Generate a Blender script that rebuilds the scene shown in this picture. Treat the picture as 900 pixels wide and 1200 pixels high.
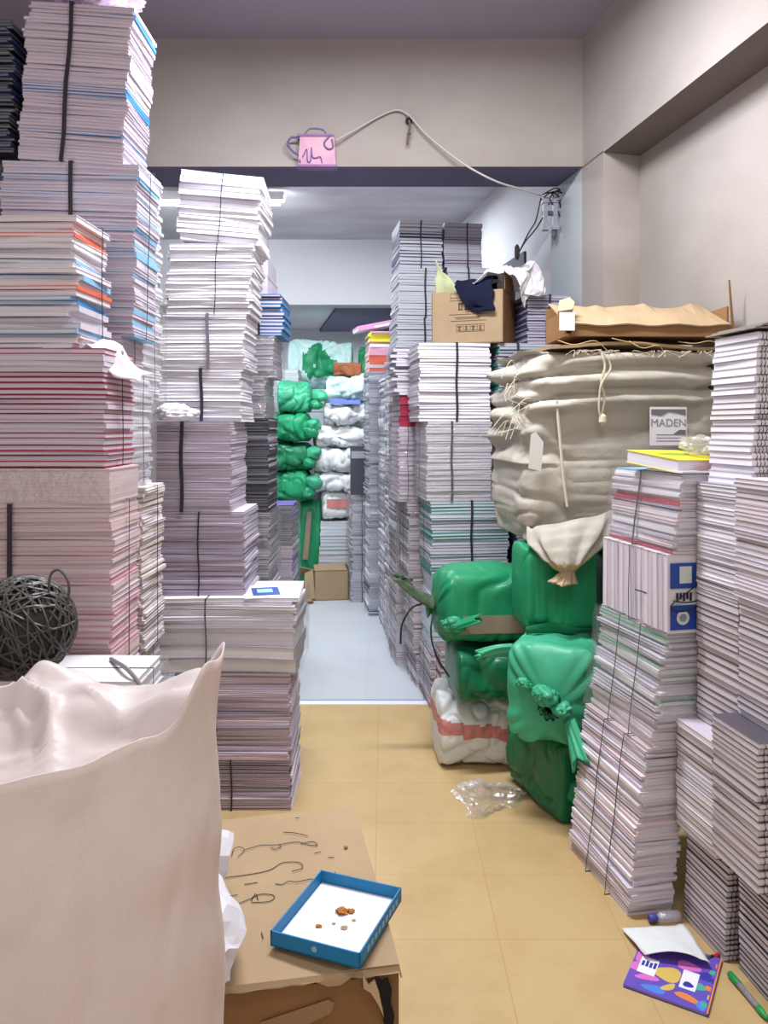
import bpy, bmesh, math, random
from mathutils import Vector, Matrix, noise

random.seed(7)
R = math.radians
for o in list(bpy.data.objects):
    bpy.data.objects.remove(o)
SC = bpy.context.scene
COL = SC.collection

# ------------------------------------------------------------------ camera
H, F, CX, HY = 1.45, 930.0, 450.0, 500.0        # eye height, focal length in px, vertical axis, horizon
cam_d = bpy.data.cameras.new('camera')
cam = bpy.data.objects.new('camera', cam_d)
COL.objects.link(cam)
cam.location = (0, 0, H)
cam.rotation_euler = (R(90), 0, 0)
cam_d.sensor_width = 36
cam_d.lens = F / 1200 * 36
cam_d.shift_y = -(600 - HY) / 1200
cam_d.clip_start = 0.05
SC.camera = cam

# ------------------------------------------------------------------ world and lights
world = bpy.data.worlds.new('world')
SC.world = world
world.use_nodes = True
bg = world.node_tree.nodes['Background']
bg.inputs[0].default_value = (1.0, 0.93, 0.90, 1)
bg.inputs[1].default_value = 0.56


def area(name, loc, rot, sx, sy, power, col):
    d = bpy.data.lights.new(name, 'AREA')
    d.shape = 'RECTANGLE'
    d.size, d.size_y = sx, sy
    d.energy = power
    d.color = col
    o = bpy.data.objects.new(name, d)
    o.location = loc
    o.rotation_euler = rot
    COL.objects.link(o)
    return o


area('aisle_tube_light', (0.0, 2.62, 3.30), (R(4), 0, 0), 1.1, 0.10, 74, (0.94, 0.95, 1.0))
area('front_tube_light', (0.55, 0.6, 3.35), (R(10), R(4), 0), 1.2, 0.12, 16, (1.0, 0.93, 0.86))
area('back_room_light', (-0.35, 5.9, 3.14), (0, 0, 0), 1.2, 0.2, 46, (0.90, 0.97, 1.0))
area('far_bay_fill', (-0.75, 8.6, 2.5), (0, 0, 0), 0.9, 0.2, 22, (0.92, 0.97, 1.0))  # added fill that brightens the far ceiling strip; no lamp known there

SC.view_settings.view_transform = 'Standard'
SC.view_settings.look = 'None'
SC.view_settings.gamma = 1
SC.view_settings.use_curve_mapping = False
SC.view_settings.exposure = 0.45


# ------------------------------------------------------------------ materials
def srgb(h):
    h = h.lstrip('#')
    c = [int(h[i:i + 2], 16) / 255 for i in (0, 2, 4)]
    return tuple((x / 12.92 if x <= 0.04045 else ((x + 0.055) / 1.055) ** 2.4) for x in c) + (1,)


MATS = {}


def mat(name, col, rough=0.6, var=0.0, scale=(6, 6, 6), col2=None, bump=0.0, bscale=30, spec=0.3,
        rnd=0.0, metal=0.0, trans=0.0, detail=4):
    """Principled surface with a noise-driven tint, optional bump and per-object brightness."""
    if name in MATS:
        return MATS[name]
    m = bpy.data.materials.new(name)
    m.use_nodes = True
    nt = m.node_tree
    N, L = nt.nodes, nt.links
    b = N['Principled BSDF']
    b.inputs['Roughness'].default_value = rough
    b.inputs['Specular IOR Level'].default_value = spec
    b.inputs['Metallic'].default_value = metal
    c = srgb(col)
    b.inputs['Base Color'].default_value = c
    tc = N.new('ShaderNodeTexCoord')
    out = None
    if var or col2:
        mp = N.new('ShaderNodeMapping')
        mp.inputs['Scale'].default_value = scale
        L.new(tc.outputs['Object'], mp.inputs['Vector'])
        no = N.new('ShaderNodeTexNoise')
        no.inputs['Scale'].default_value = 1
        no.inputs['Detail'].default_value = detail
        L.new(mp.outputs[0], no.inputs['Vector'])
        rp = N.new('ShaderNodeValToRGB')
        rp.color_ramp.elements[0].position = 0.34
        rp.color_ramp.elements[1].position = 0.66
        c2 = srgb(col2) if col2 else tuple(x * (1 - var) for x in c[:3]) + (1,)
        rp.color_ramp.elements[0].color = c2
        rp.color_ramp.elements[1].color = c
        L.new(no.outputs['Fac'], rp.inputs[0])
        out = rp.outputs[0]
    if rnd:
        oi = N.new('ShaderNodeObjectInfo')
        mr = N.new('ShaderNodeMapRange')
        mr.inputs['To Min'].default_value = 1 - rnd
        mr.inputs['To Max'].default_value = 1
        L.new(oi.outputs['Random'], mr.inputs['Value'])
        hs = N.new('ShaderNodeHueSaturation')
        L.new(mr.outputs[0], hs.inputs['Value'])
        if out:
            L.new(out, hs.inputs['Color'])
        else:
            hs.inputs['Color'].default_value = c
        out = hs.outputs[0]
    if out:
        L.new(out, b.inputs['Base Color'])
    if bump:
        n2 = N.new('ShaderNodeTexNoise')
        n2.inputs['Scale'].default_value = bscale
        n2.inputs['Detail'].default_value = 3
        L.new(tc.outputs['Object'], n2.inputs['Vector'])
        bp = N.new('ShaderNodeBump')
        bp.inputs['Strength'].default_value = bump
        bp.inputs['Distance'].default_value = 0.01
        L.new(n2.outputs['Fac'], bp.inputs['Height'])
        L.new(bp.outputs[0], b.inputs['Normal'])
    if trans:
        tr = N.new('ShaderNodeBsdfTranslucent')
        tr.inputs[0].default_value = c
        mx = N.new('ShaderNodeMixShader')
        mx.inputs[0].default_value = trans
        L.new(b.outputs[0], mx.inputs[1])
        L.new(tr.outputs[0], mx.inputs[2])
        L.new(mx.outputs[0], N['Material Output'].inputs['Surface'])
    MATS[name] = m
    return m


def film(name, tint='#ffffff', amount=0.16, haze=0.05, bs=45):
    """Clear packing film: mostly see-through, with a glossy crinkled sheen and a little haze."""
    m = bpy.data.materials.new(name)
    m.use_nodes = True
    nt = m.node_tree
    N, L = nt.nodes, nt.links
    N.remove(N['Principled BSDF'])
    tr = N.new('ShaderNodeBsdfTransparent')
    gl = N.new('ShaderNodeBsdfGlossy')
    gl.inputs['Roughness'].default_value = 0.16
    df = N.new('ShaderNodeBsdfDiffuse')
    df.inputs[0].default_value = srgb(tint)
    tc = N.new('ShaderNodeTexCoord')
    no = N.new('ShaderNodeTexNoise')
    no.inputs['Scale'].default_value = bs
    no.inputs['Detail'].default_value = 4
    L.new(tc.outputs['Object'], no.inputs['Vector'])
    bp = N.new('ShaderNodeBump')
    bp.inputs['Strength'].default_value = 0.9
    bp.inputs['Distance'].default_value = 0.012
    L.new(no.outputs['Fac'], bp.inputs['Height'])
    L.new(bp.outputs[0], gl.inputs['Normal'])
    m1 = N.new('ShaderNodeMixShader')
    m1.inputs[0].default_value = haze
    L.new(tr.outputs[0], m1.inputs[1])
    L.new(df.outputs[0], m1.inputs[2])
    m2 = N.new('ShaderNodeMixShader')
    m2.inputs[0].default_value = amount
    L.new(m1.outputs[0], m2.inputs[1])
    L.new(gl.outputs[0], m2.inputs[2])
    L.new(m2.outputs[0], N['Material Output'].inputs['Surface'])
    MATS[name] = m
    return m


def emit(name, col, s):
    m = bpy.data.materials.new(name)
    m.use_nodes = True
    N = m.node_tree.nodes
    e = N.new('ShaderNodeEmission')
    e.inputs[0].default_value = srgb(col)
    e.inputs[1].default_value = s
    m.node_tree.links.new(e.outputs[0], N['Material Output'].inputs['Surface'])
    return m


def page(name, col, var=0.22):
    return mat(name, col, 0.75, var, (3, 3, 420), rnd=0.08, spec=0.15, detail=2)


P_WHITE = page('paper_white', '#e9e4ec')
P_BRIGHT = page('paper_bright_white', '#f3f1f7', 0.12)
P_LILAC = page('paper_lilac_cast', '#dccfde')  # lilac cast of the lighting put into the colour of white paper
P_PINK = page('paper_pink_cast', '#e3cdd0')  # pinkish bounce light on white paper put into the page colour
P_CREAM = page('paper_cream', '#e6dcd6')
P_GREY = page('paper_grey', '#b9b6c2')
P_DARK = page('paper_dark_grey', '#7d7f88', 0.35)
P_COOL = page('paper_cool', '#dbe2ea')


def cov(name, col, rough=0.45):
    return mat(name, col, rough, rnd=0.12, spec=0.4)


C_GREY = cov('cover_grey_gap_shade', '#a29daf')  # grey also carries the shade lines of the gaps between books
C_LIGHT = cov('cover_light', '#cfc9d6')
C_WHITE = cov('cover_white', '#ece8f0')
C_DARK = cov('cover_dark', '#57525c')
C_BLACK = cov('cover_black', '#26262f')
C_NAVY = cov('cover_navy', '#3b3f6e')
C_BLUE = cov('cover_blue', '#3f86c8')
C_SKY = cov('cover_sky_blue', '#86b8dc')
C_RED = cov('cover_red', '#b03048')
C_CRIM = cov('cover_crimson', '#9a2a4a')
C_ORANGE = cov('cover_orange', '#e0664a')
C_TEAL = cov('cover_teal', '#4f9c94')
C_GREEN = cov('cover_green', '#3f9a6c')
C_PINK = cov('cover_pink', '#d9a0b8')
C_YELLOW = cov('cover_yellow', '#f2e23a')
C_BROWN = cov('cover_brown', '#857070')
C_PURPLE = cov('cover_purple', '#6a55b0')

M_STRAP = mat('strap_black', '#35303a', 0.4)
M_STRAPG = mat('strap_grey', '#6d6774', 0.4)
M_STRING = mat('string_black', '#29262c', 0.6)
M_COIL = mat('coil_black', '#2a2630', 0.35)
M_FILM = film('packing_film')
M_FILM2 = film('packing_film_thick', '#ffffff', 0.22, 0.13, 30)
M_PLAST = mat('white_plastic', '#f1eef2', 0.35, 0.08, (5, 5, 5), bump=0.25, bscale=14, trans=0.25)
M_CARD = mat('cardboard', '#b09879', 0.85, 0.12, (4, 4, 4), spec=0.1, bump=0.05, bscale=60)
M_CARDP = mat('cardboard_pale', '#c2ab8a', 0.85, 0.10, (4, 4, 4), spec=0.1)
M_CARDD = mat('cardboard_brown', '#906c4a', 0.85, 0.15, (4, 4, 4), spec=0.1)
M_INK = mat('ink', '#2d2a38', 0.6)
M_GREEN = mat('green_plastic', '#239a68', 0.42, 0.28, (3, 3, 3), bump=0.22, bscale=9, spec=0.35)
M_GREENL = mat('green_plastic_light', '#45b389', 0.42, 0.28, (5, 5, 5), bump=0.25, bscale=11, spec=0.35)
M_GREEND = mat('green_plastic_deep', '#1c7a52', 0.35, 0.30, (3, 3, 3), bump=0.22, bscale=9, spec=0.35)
M_TAPE = mat('brown_tape', '#9a8a78', 0.4, 0.15)
M_BALE = mat('bale_cloth', '#bdb8ac', 0.9, 0.14, (3, 3, 3), bump=0.35, bscale=22, spec=0.1)
M_JUTE = mat('jute_cloth', '#c3b08e', 0.95, 0.25, (12, 12, 12), bump=0.5, bscale=60, spec=0.05)
M_SACK = mat('woven_sack', '#e4d4d1', 0.7, 0.07, (4, 4, 2), bump=0.25, bscale=9, spec=0.2)
_nt = M_SACK.node_tree
_w = []
for _d in ('X', 'Z'):
    _wv = _nt.nodes.new('ShaderNodeTexWave')
    _wv.bands_direction = _d
    _wv.inputs['Scale'].default_value = 130
    _wv.inputs['Distortion'].default_value = 1.2
    _nt.links.new(_nt.nodes['Texture Coordinate'].outputs['Object'], _wv.inputs['Vector'])
    _w.append(_wv)
_ad = _nt.nodes.new('ShaderNodeMath')
_ad.operation = 'ADD'
_nt.links.new(_w[0].outputs['Fac'], _ad.inputs[0])
_nt.links.new(_w[1].outputs['Fac'], _ad.inputs[1])
_bp = _nt.nodes.new('ShaderNodeBump')
_bp.inputs['Strength'].default_value = .12
_bp.inputs['Distance'].default_value = .002
_nt.links.new(_ad.outputs[0], _bp.inputs['Height'])
_nt.links.new(_nt.nodes['Bump'].outputs[0], _bp.inputs['Normal'])
_nt.links.new(_bp.outputs[0], _nt.nodes['Principled BSDF'].inputs['Normal'])
M_WSACK = mat('white_sack', '#e6eaec', 0.6, 0.10, (4, 4, 4), bump=0.35, bscale=10)
M_CSACK = mat('cyan_sack', '#c5e6e4', 0.5, 0.12, (4, 4, 4), bump=0.3, bscale=8)
M_REDP = mat('faded_red_print', '#d98f8c', 0.6, 0.2)
M_BLUEP = mat('blue_print', '#5b6fc0', 0.6, 0.2)
M_BLUE = mat('tray_blue', '#1f7fb4', 0.5, 0.10, (6, 6, 6))
M_TWINE = mat('twine_grey', '#5c5a58', 0.4, 0.4, (60, 60, 60), rnd=0.1)


# ------------------------------------------------------------------ object helpers
def link(o, parent=None):
    COL.objects.link(o)
    if parent is not None:
        o.parent = parent
    return o


def mesh_of(bm, name, mats, smooth=False):
    me = bpy.data.meshes.new(name)
    bmesh.ops.recalc_face_normals(bm, faces=bm.faces[:])
    bm.to_mesh(me)
    bm.free()
    for m in (mats if isinstance(mats, (list, tuple)) else [mats]):
        me.materials.append(m)
    if smooth:
        for p in me.polygons:
            p.use_smooth = True
    return me


def obj(name, bm, mats, parent=None, smooth=False, loc=None):
    o = bpy.data.objects.new(name, mesh_of(bm, name, mats, smooth))
    if loc is not None:
        o.location = loc
    return link(o, parent)


def tag(o, label, cat, group=None, kind=None):
    o['label'] = label
    o['category'] = cat
    if group:
        o['group'] = group
    if kind:
        o['kind'] = kind
    return o


def thing(name, label, cat, loc=(0, 0, 0), rot=(0, 0, 0), group=None):
    o = bpy.data.objects.new(name, None)
    o.empty_display_size = 0.1
    o.location = loc
    o.rotation_euler = rot
    return tag(link(o), label, cat, group)


def struct(name, bm, mats, smooth=False):
    o = obj(name, bm, mats, None, smooth)
    o['kind'] = 'structure'
    return o


def box(bm, x0, x1, y0, y1, z0, z1, mi=0, bow=0.0, seg=1):
    """A box cut into seg pieces along x, arched by bow."""
    cols = []
    for i in range(seg + 1):
        u = i / seg
        x = x0 + (x1 - x0) * u
        dz = bow * 4 * u * (1 - u)
        cols.append([bm.verts.new(p) for p in ((x, y0, z0 + dz), (x, y1, z0 + dz), (x, y1, z1 + dz), (x, y0, z1 + dz))])
    fs = [bm.faces.new(cols[0]), bm.faces.new(cols[-1][::-1])]
    for a, b in zip(cols, cols[1:]):
        for k in range(4):
            fs.append(bm.faces.new((a[k], a[(k + 1) % 4], b[(k + 1) % 4], b[k])))
    for f in fs:
        f.material_index = mi
    return fs


def quadgrid(bm, rows, mi=0, closed=False):
    vs = [[bm.verts.new(p) for p in r] for r in rows]
    for a, b in zip(vs, vs[1:]):
        n = len(a)
        for k in range(n if closed else n - 1):
            f = bm.faces.new((a[k], a[(k + 1) % n], b[(k + 1) % n], b[k]))
            f.material_index = mi
    return vs


def tube(bm, pts, r, seg=6, mi=0, r1=None):
    pts = [Vector(p) for p in pts]
    rows = []
    n = len(pts)
    up = Vector((0.13, 0.21, 0.97))
    for i, p in enumerate(pts):
        t = (pts[min(i + 1, n - 1)] - pts[max(i - 1, 0)]).normalized()
        a = t.cross(up)
        if a.length < 1e-4:
            a = t.cross(Vector((1, 0, 0)))
        a.normalize()
        b = t.cross(a)
        rr = r if r1 is None else r + (r1 - r) * i / (n - 1)
        rows.append([p + a * rr * math.cos(2 * math.pi * k / seg) + b * rr * math.sin(2 * math.pi * k / seg) for k in range(seg)])
    vs = quadgrid(bm, rows, mi, True)
    for e in (vs[0], vs[-1]):
        f = bm.faces.new(e)
        f.material_index = mi


def smooth_path(pts, n=8):
    """Catmull-Rom through pts."""
    P = [Vector(p) for p in pts]
    P = [P[0] * 2 - P[1]] + P + [P[-1] * 2 - P[-2]]
    out = []
    for i in range(1, len(P) - 2):
        for k in range(n):
            t = k / n
            a, b, c, d = P[i - 1:i + 3]
            out.append(0.5 * ((2 * b) + (c - a) * t + (2 * a - 5 * b + 4 * c - d) * t * t + (3 * b - a - 3 * c + d) * t ** 3))
    out.append(P[-2])
    return out


def lathe(bm, prof, seg=20, mi=0, M=None):
    rows = []
    for r, z in prof:
        rows.append([(r * math.cos(2 * math.pi * k / seg), r * math.sin(2 * math.pi * k / seg), z) for k in range(seg)])
    if M is not None:
        rows = [[M @ Vector(p) for p in r] for r in rows]
    vs = quadgrid(bm, rows, mi, True)
    for e in (vs[0], vs[-1]):
        bm.faces.new(e).material_index = mi


def at(px, py, d):
    """The place a photo point has at distance d."""
    return Vector(((px - CX) * d / F, d, H + (HY - py) * d / F))


def nz(p, s=1.0, off=0.0):
    return noise.noise(Vector(p) * s + Vector((off, off * 1.7, off * .6)))


def text_mesh(txt, size, m, name, parent, M):
    c = bpy.data.curves.new('t', 'FONT')
    c.body = txt
    c.size = size
    c.align_x = 'CENTER'
    c.align_y = 'CENTER'
    c.extrude = 0.0003
    t = bpy.data.objects.new('t', c)
    COL.objects.link(t)
    dg = bpy.context.evaluated_depsgraph_get()
    me = bpy.data.meshes.new_from_object(t.evaluated_get(dg))
    bpy.data.objects.remove(t)
    me.materials.clear()
    me.materials.append(m)
    o = bpy.data.objects.new(name, me)
    o.matrix_local = M
    return link(o, parent)


# ------------------------------------------------------------------ the setting
def wx(y, off=0.0):
    """x of the right wall's face at depth y (the wall closes in towards the back)."""
    return 1.04 + off + 0.161 * (4.15 - y)


LX = -2.1            # left wall
ZC, ZB = 3.48, 2.81  # ceiling, underside of the beams
M_WALL = mat('plaster', '#b0a9a4', 0.9, 0.0, (0.9, 0.9, 1.3), col2='#99928c', bump=0.12, bscale=5, spec=0.1, detail=6)
M_WALLG = mat('plaster_bluish', '#a9b3b8', 0.9, 0.0, (1.5, 1.5, 1.5), col2='#b5b8b4', bump=0.15, bscale=6, spec=0.1)
M_SOFF = mat('plaster_bare_shaded', '#7b736f', 0.9, 0.15, (2, 2, 2), spec=0.1)  # beam underside: its shade is put into the bare plaster colour
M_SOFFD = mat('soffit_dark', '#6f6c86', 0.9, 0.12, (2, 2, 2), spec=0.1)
M_CEIL = mat('ceiling_paint', '#a6a0b0', 0.9, 0.1, (1, 1, 1), spec=0.1)
M_CEILB = mat('ceiling_back_paint', '#c8c9ce', 0.9, 0.0, (1.2, 2.5, 1), col2='#a9a9b0', bump=0.2, bscale=7, spec=0.1, detail=8)
M_WALLB = mat('plaster_white', '#c3c3c9', 0.9, 0.06, (1.5, 1.5, 1.5), spec=0.1)


def tile_mat(name, col, col2, size, joint, rot, off=(0, 0), rough=0.45):
    m = bpy.data.materials.new(name)
    m.use_nodes = True
    nt = m.node_tree
    N, L = nt.nodes, nt.links
    b = N['Principled BSDF']
    b.inputs['Roughness'].default_value = rough
    b.inputs['Specular IOR Level'].default_value = 0.3
    tc = N.new('ShaderNodeTexCoord')
    mp = N.new('ShaderNodeMapping')
    mp.inputs['Rotation'].default_value = (0, 0, rot)
    mp.inputs['Location'].default_value = (off[0], off[1], 0)
    L.new(tc.outputs['Object'], mp.inputs['Vector'])
    br = N.new('ShaderNodeTexBrick')
    br.offset = 0
    br.inputs['Scale'].default_value = 1
    br.inputs['Brick Width'].default_value = size
    br.inputs['Row Height'].default_value = size if size > .5 else .329
    br.inputs['Mortar Size'].default_value = 0.0016
    br.inputs['Mortar Smooth'].default_value = 0.3
    c, c2 = srgb(col), srgb(col2)
    br.inputs['Color1'].default_value = c
    br.inputs['Color2'].default_value = tuple(x * .96 for x in c[:3]) + (1,)
    br.inputs['Mortar'].default_value = srgb(joint)
    L.new(mp.outputs[0], br.inputs['Vector'])
    no = N.new('ShaderNodeTexNoise')
    no.inputs['Scale'].default_value = 3.2
    no.inputs['Detail'].default_value = 8
    no.inputs['Roughness'].default_value = 0.65
    L.new(tc.outputs['Object'], no.inputs['Vector'])
    rp = N.new('ShaderNodeValToRGB')
    rp.color_ramp.elements[0].position = 0.42
    rp.color_ramp.elements[0].color = (0, 0, 0, 1)
    rp.color_ramp.elements[1].position = 0.75
    rp.color_ramp.elements[1].color = (.75, .75, .75, 1)
    L.new(no.outputs['Fac'], rp.inputs[0])
    mx = N.new('ShaderNodeMix')
    mx.data_type = 'RGBA'
    L.new(rp.outputs[0], mx.inputs['Factor'])
    L.new(br.outputs['Color'], mx.inputs['A'])
    mx.inputs['B'].default_value = c2
    L.new(mx.outputs['Result'], b.inputs['Base Color'])
    return m


M_FLOORY = tile_mat('floor_yellow_tile', '#c2a778', '#ae9060', 0.353, '#b09262', 0, (0.028, 0.059))
M_FLOORG = tile_mat('floor_grey_tile', '#c6cbd2', '#b8bec8', 0.6, '#b4bac2', 0, (0.1, 0.1), 0.35)

bm = bmesh.new()
box(bm, LX, 2.6, -0.4, 4.15, -0.1, 0)
struct('floor', bm, M_FLOORY)
bm = bmesh.new()
box(bm, LX, 2.6, 4.15, 10.6, -0.1, 0)
struct('floor_back', bm, M_FLOORG)
bm = bmesh.new()
box(bm, LX, 1.3, 4.135, 4.19, -0.05, 0.004)
box(bm, LX, 1.3, 4.19, 4.205, -0.05, 0.005, 1)
struct('trim_1', bm, [mat('threshold_white', '#e6e6ea', 0.5), mat('threshold_blue', '#7f8fc0', 0.5)])
bm = bmesh.new()
box(bm, LX - .1, 2.6, -0.4, 4.5, ZC, ZC + 0.1)
struct('ceiling', bm, M_CEIL)
# lintel wall over the passage
bm = bmesh.new()
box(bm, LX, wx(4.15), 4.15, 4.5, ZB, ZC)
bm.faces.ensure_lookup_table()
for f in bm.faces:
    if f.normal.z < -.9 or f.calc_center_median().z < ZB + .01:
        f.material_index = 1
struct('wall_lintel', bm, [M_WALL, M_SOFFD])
bm = bmesh.new()
box(bm, LX, -1.35, 4.15, 4.5, 0, ZB)
struct('wall_left_pier', bm, M_WALL)


def prism(bm, poly, z0, z1, mi=0):
    a = [bm.verts.new((x, y, z0)) for x, y in poly]
    b = [bm.verts.new((x, y, z1)) for x, y in poly]
    n = len(poly)
    fs = [bm.faces.new(a), bm.faces.new(b)] + [bm.faces.new((a[k], a[(k + 1) % n], b[(k + 1) % n], b[k])) for k in range(n)]
    for f in fs:
        f.material_index = mi
    return fs


# right wall: a beam above a shallow bay, a pier at its end, the bay's back wall
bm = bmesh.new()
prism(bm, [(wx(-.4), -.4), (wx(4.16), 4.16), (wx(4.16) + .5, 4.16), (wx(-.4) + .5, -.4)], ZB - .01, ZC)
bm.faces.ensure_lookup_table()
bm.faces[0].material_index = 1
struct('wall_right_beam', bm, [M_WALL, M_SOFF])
bm = bmesh.new()
prism(bm, [(wx(3.905), 3.905), (wx(4.16), 4.16), (wx(4.6), 4.6), (wx(4.6) + .5, 4.6), (wx(3.95) + .5, 3.97), (wx(3.96) + .215, 3.96)], 0, ZB)
bm.faces.ensure_lookup_table()
bm.faces[2 + 1].material_index = 1
bm.faces[2 + 5].material_index = 2
struct('wall_right_pier', bm, [M_WALL, M_WALLG, mat('plaster_bare_brown', '#a0968c', 0.9, 0.0, (1.5, 1.5, 2.2), col2='#b3aca6', spec=0.1)])
bm = bmesh.new()
prism(bm, [(wx(-.4) + .205, -.4), (wx(3.96) + .205, 3.96), (wx(3.96) + .5, 3.96), (wx(-.4) + .5, -.4)], 0, ZB)
struct('wall_right', bm, M_WALL)
bm = bmesh.new()
box(bm, LX - .1, LX, -.4, 10.6, 0, ZC)
struct('wall_left', bm, M_WALL)
# back room
ZK = 3.2
bm = bmesh.new()
prism(bm, [(wx(4.6) + .06, 4.6), (wx(10.6) + .06, 10.6), (wx(10.6) + .5, 10.6), (wx(4.6) + .5, 4.6)], 0, ZK)
struct('wall_right_back', bm, M_WALLB)
bm = bmesh.new()
box(bm, LX, 2.0, 4.5, 7.5, ZK, ZK + .1)
struct('ceiling_back', bm, M_CEILB)
bm = bmesh.new()
box(bm, LX, wx(7.4) + .06, 7.42, 7.62, 2.59, ZK)
struct('wall_back_beam', bm, M_WALLB)
bm = bmesh.new()
p = [(-.63, 7.62), (-.95, 9.6)]
prism(bm, [(LX, 7.62), (-.97, 7.62), (-1.3, 9.6), (LX, 9.6)], 2.66, 2.76, 0)
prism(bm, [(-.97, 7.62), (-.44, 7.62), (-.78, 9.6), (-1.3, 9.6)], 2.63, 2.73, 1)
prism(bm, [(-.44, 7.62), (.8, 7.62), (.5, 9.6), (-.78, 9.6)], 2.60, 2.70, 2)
struct('ceiling_far', bm, [mat('paint_lit_white', '#eceef0', .8), M_WALLB, M_SOFFD])  # white strip: brightness of a lit panel put into its colour
bm = bmesh.new()
box(bm, LX, 1.3, 9.6, 9.7, 0, 2.9)
struct('wall_back', bm, M_WALLB)
# dark opening high in the back room's right wall
bm = bmesh.new()
a, b = 5.2, 6.6
prism(bm, [(wx(a) + .045, a), (wx(b) + .045, b), (wx(b) + .065, b), (wx(a) + .065, a)], 1.2, 2.6)
struct('window_1', bm, mat('dark_opening', '#57565e', 0.8))

# tube lamp in the back room, partly behind the tall white stack
t = thing('tube_lamp', 'white fluorescent tube glowing under the back room ceiling', 'lamp', (-1.33, 5.8, 3.05))
bm = bmesh.new()
box(bm, -.6, .6, -.03, .03, .05, .11)
obj('fitting', bm, mat('lamp_white', '#efeff2', .5), t)
bm = bmesh.new()
tube(bm, [(-.57, 0, .03), (.57, 0, .03)], .014, 10)
obj('tube', bm, emit('tube_glow', '#f2f6ff', 130), t)


# ------------------------------------------------------------------ bundles
BOOKC = {}


def book_mesh(w, l, th, pg, cv, spine, bow, inset=0.0018, cf=.06):
    cth = max(0.0006, th * cf)
    bm = bmesh.new()
    x0, x1, y0, y1 = -w / 2, w / 2, -l / 2, l / 2
    sg = 4 if abs(bow) > 1e-5 else 1
    ins = [inset] * 4
    if spine:
        ins['-x +x -y +y'.split().index(spine)] = 0.0012
    box(bm, x0 + ins[0], x1 - ins[1], y0 + ins[2], y1 - ins[3], cth, th - cth, 0, bow, sg)
    box(bm, x0, x1, y0, y1, 0, cth, 1, bow, sg)
    box(bm, x0, x1, y0, y1, th - cth, th, 1, bow, sg)
    s = 0.0012
    if spine == '-x':
        box(bm, x0, x0 + s, y0, y1, cth, th - cth, 1)
    elif spine == '+x':
        box(bm, x1 - s, x1, y0, y1, cth, th - cth, 1)
    elif spine == '-y':
        box(bm, x0, x1, y0, y0 + s, cth, th - cth, 1, bow, sg)
    elif spine == '+y':
        box(bm, x0, x1, y1 - s, y1, cth, th - cth, 1, bow, sg)
    return mesh_of(bm, 'book', [pg, cv])


def coil_mesh(w, th, n=22):
    bm = bmesh.new()
    r = th * 0.62
    for i in range(n):
        x = -w / 2 + w * (i + .5) / n
        ring = [(x, 0.004 + r * math.cos(2 * math.pi * k / 8), th / 2 + r * math.sin(2 * math.pi * k / 8)) for k in range(9)]
        tube(bm, ring, 0.0012, 4)
    return mesh_of(bm, 'spiral', M_COIL)


class Col:
    """A pile standing at one spot: bundles are laid on it one over the other."""
    def __init__(s, d, l, yaw=0.0, z=0.0):
        s.d, s.l, s.yaw, s.z = d, l, R(yaw), z


def band(bm, w, l, h, pos, axis, bw, off, lean, th=0.0015, mi=0):
    """A strap loop round a w x l x h block."""
    n = 6
    if axis == 'f':
        a, b = -l / 2 - off, l / 2 + off
    else:
        a, b = -w / 2 - off, w / 2 + off
    z0, z1 = -0.0005, h + .0015
    path = []
    for i in range(n + 1):
        path.append((a, z0 + (z1 - z0) * i / n, -1))
    for i in range(n + 1):
        path.append((b, z1 - (z1 - z0) * i / n, 1))
    N = len(path)
    rows_o = []
    for i, (s, z, sd) in enumerate(path):
        wob = .0025 * math.sin(z * 23 + pos * 9)
        r = []
        for q in (-bw / 2, bw / 2):
            if axis == 'f':
                r.append(Vector((pos + q + wob + lean * z / h, s, z)))
            else:
                r.append(Vector((s + lean * z / h, pos + q + wob, z)))
        rows_o.append(r)
    c = Vector((lean / 2, 0, h / 2))
    for i in range(N):
        A, B = rows_o[i], rows_o[(i + 1) % N]
        inn = []
        for p in (A[0], A[1], B[1], B[0]):
            v = p - c
            k = Vector((0, v.y, v.z)) if axis == 'f' else Vector((v.x, 0, v.z))
            inn.append(p - k.normalized() * th)
        o_ = [bm.verts.new(p) for p in (A[0], A[1], B[1], B[0])]
        i_ = [bm.verts.new(p) for p in inn]
        bm.faces.new(o_)
        bm.faces.new(i_[::-1])
        for k in range(4):
            bm.faces.new((o_[k], o_[(k + 1) % 4], i_[(k + 1) % 4], i_[k]))


def shell(w, l, h, off, lean, seed, amp=0.006, top=True):
    """Loose film around a block."""
    bm = bmesh.new()
    nx, nzv = 10, 10
    per = []
    W, Lh = w / 2 + off, l / 2 + off
    for i in range(nx):
        per.append((-W + 2 * W * i / nx, -Lh))
    for i in range(nx):
        per.append((W, -Lh + 2 * Lh * i / nx))
    for i in range(nx):
        per.append((W - 2 * W * i / nx, Lh))
    for i in range(nx):
        per.append((-W, Lh - 2 * Lh * i / nx))
    rows = []
    for j in range(nzv + 1):
        z = h * j / nzv
        row = []
        for x, y in per:
            d = abs(amp * 1.6 * nz((x, y, z * 2.2), 22, seed))
            k = 1 + d / max(abs(x), abs(y), .05)
            row.append((x * k + lean * z / h, y * k, z))
        rows.append(row)
    vs = quadgrid(bm, rows, 0, True)
    return bm


NB = [0]


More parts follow.
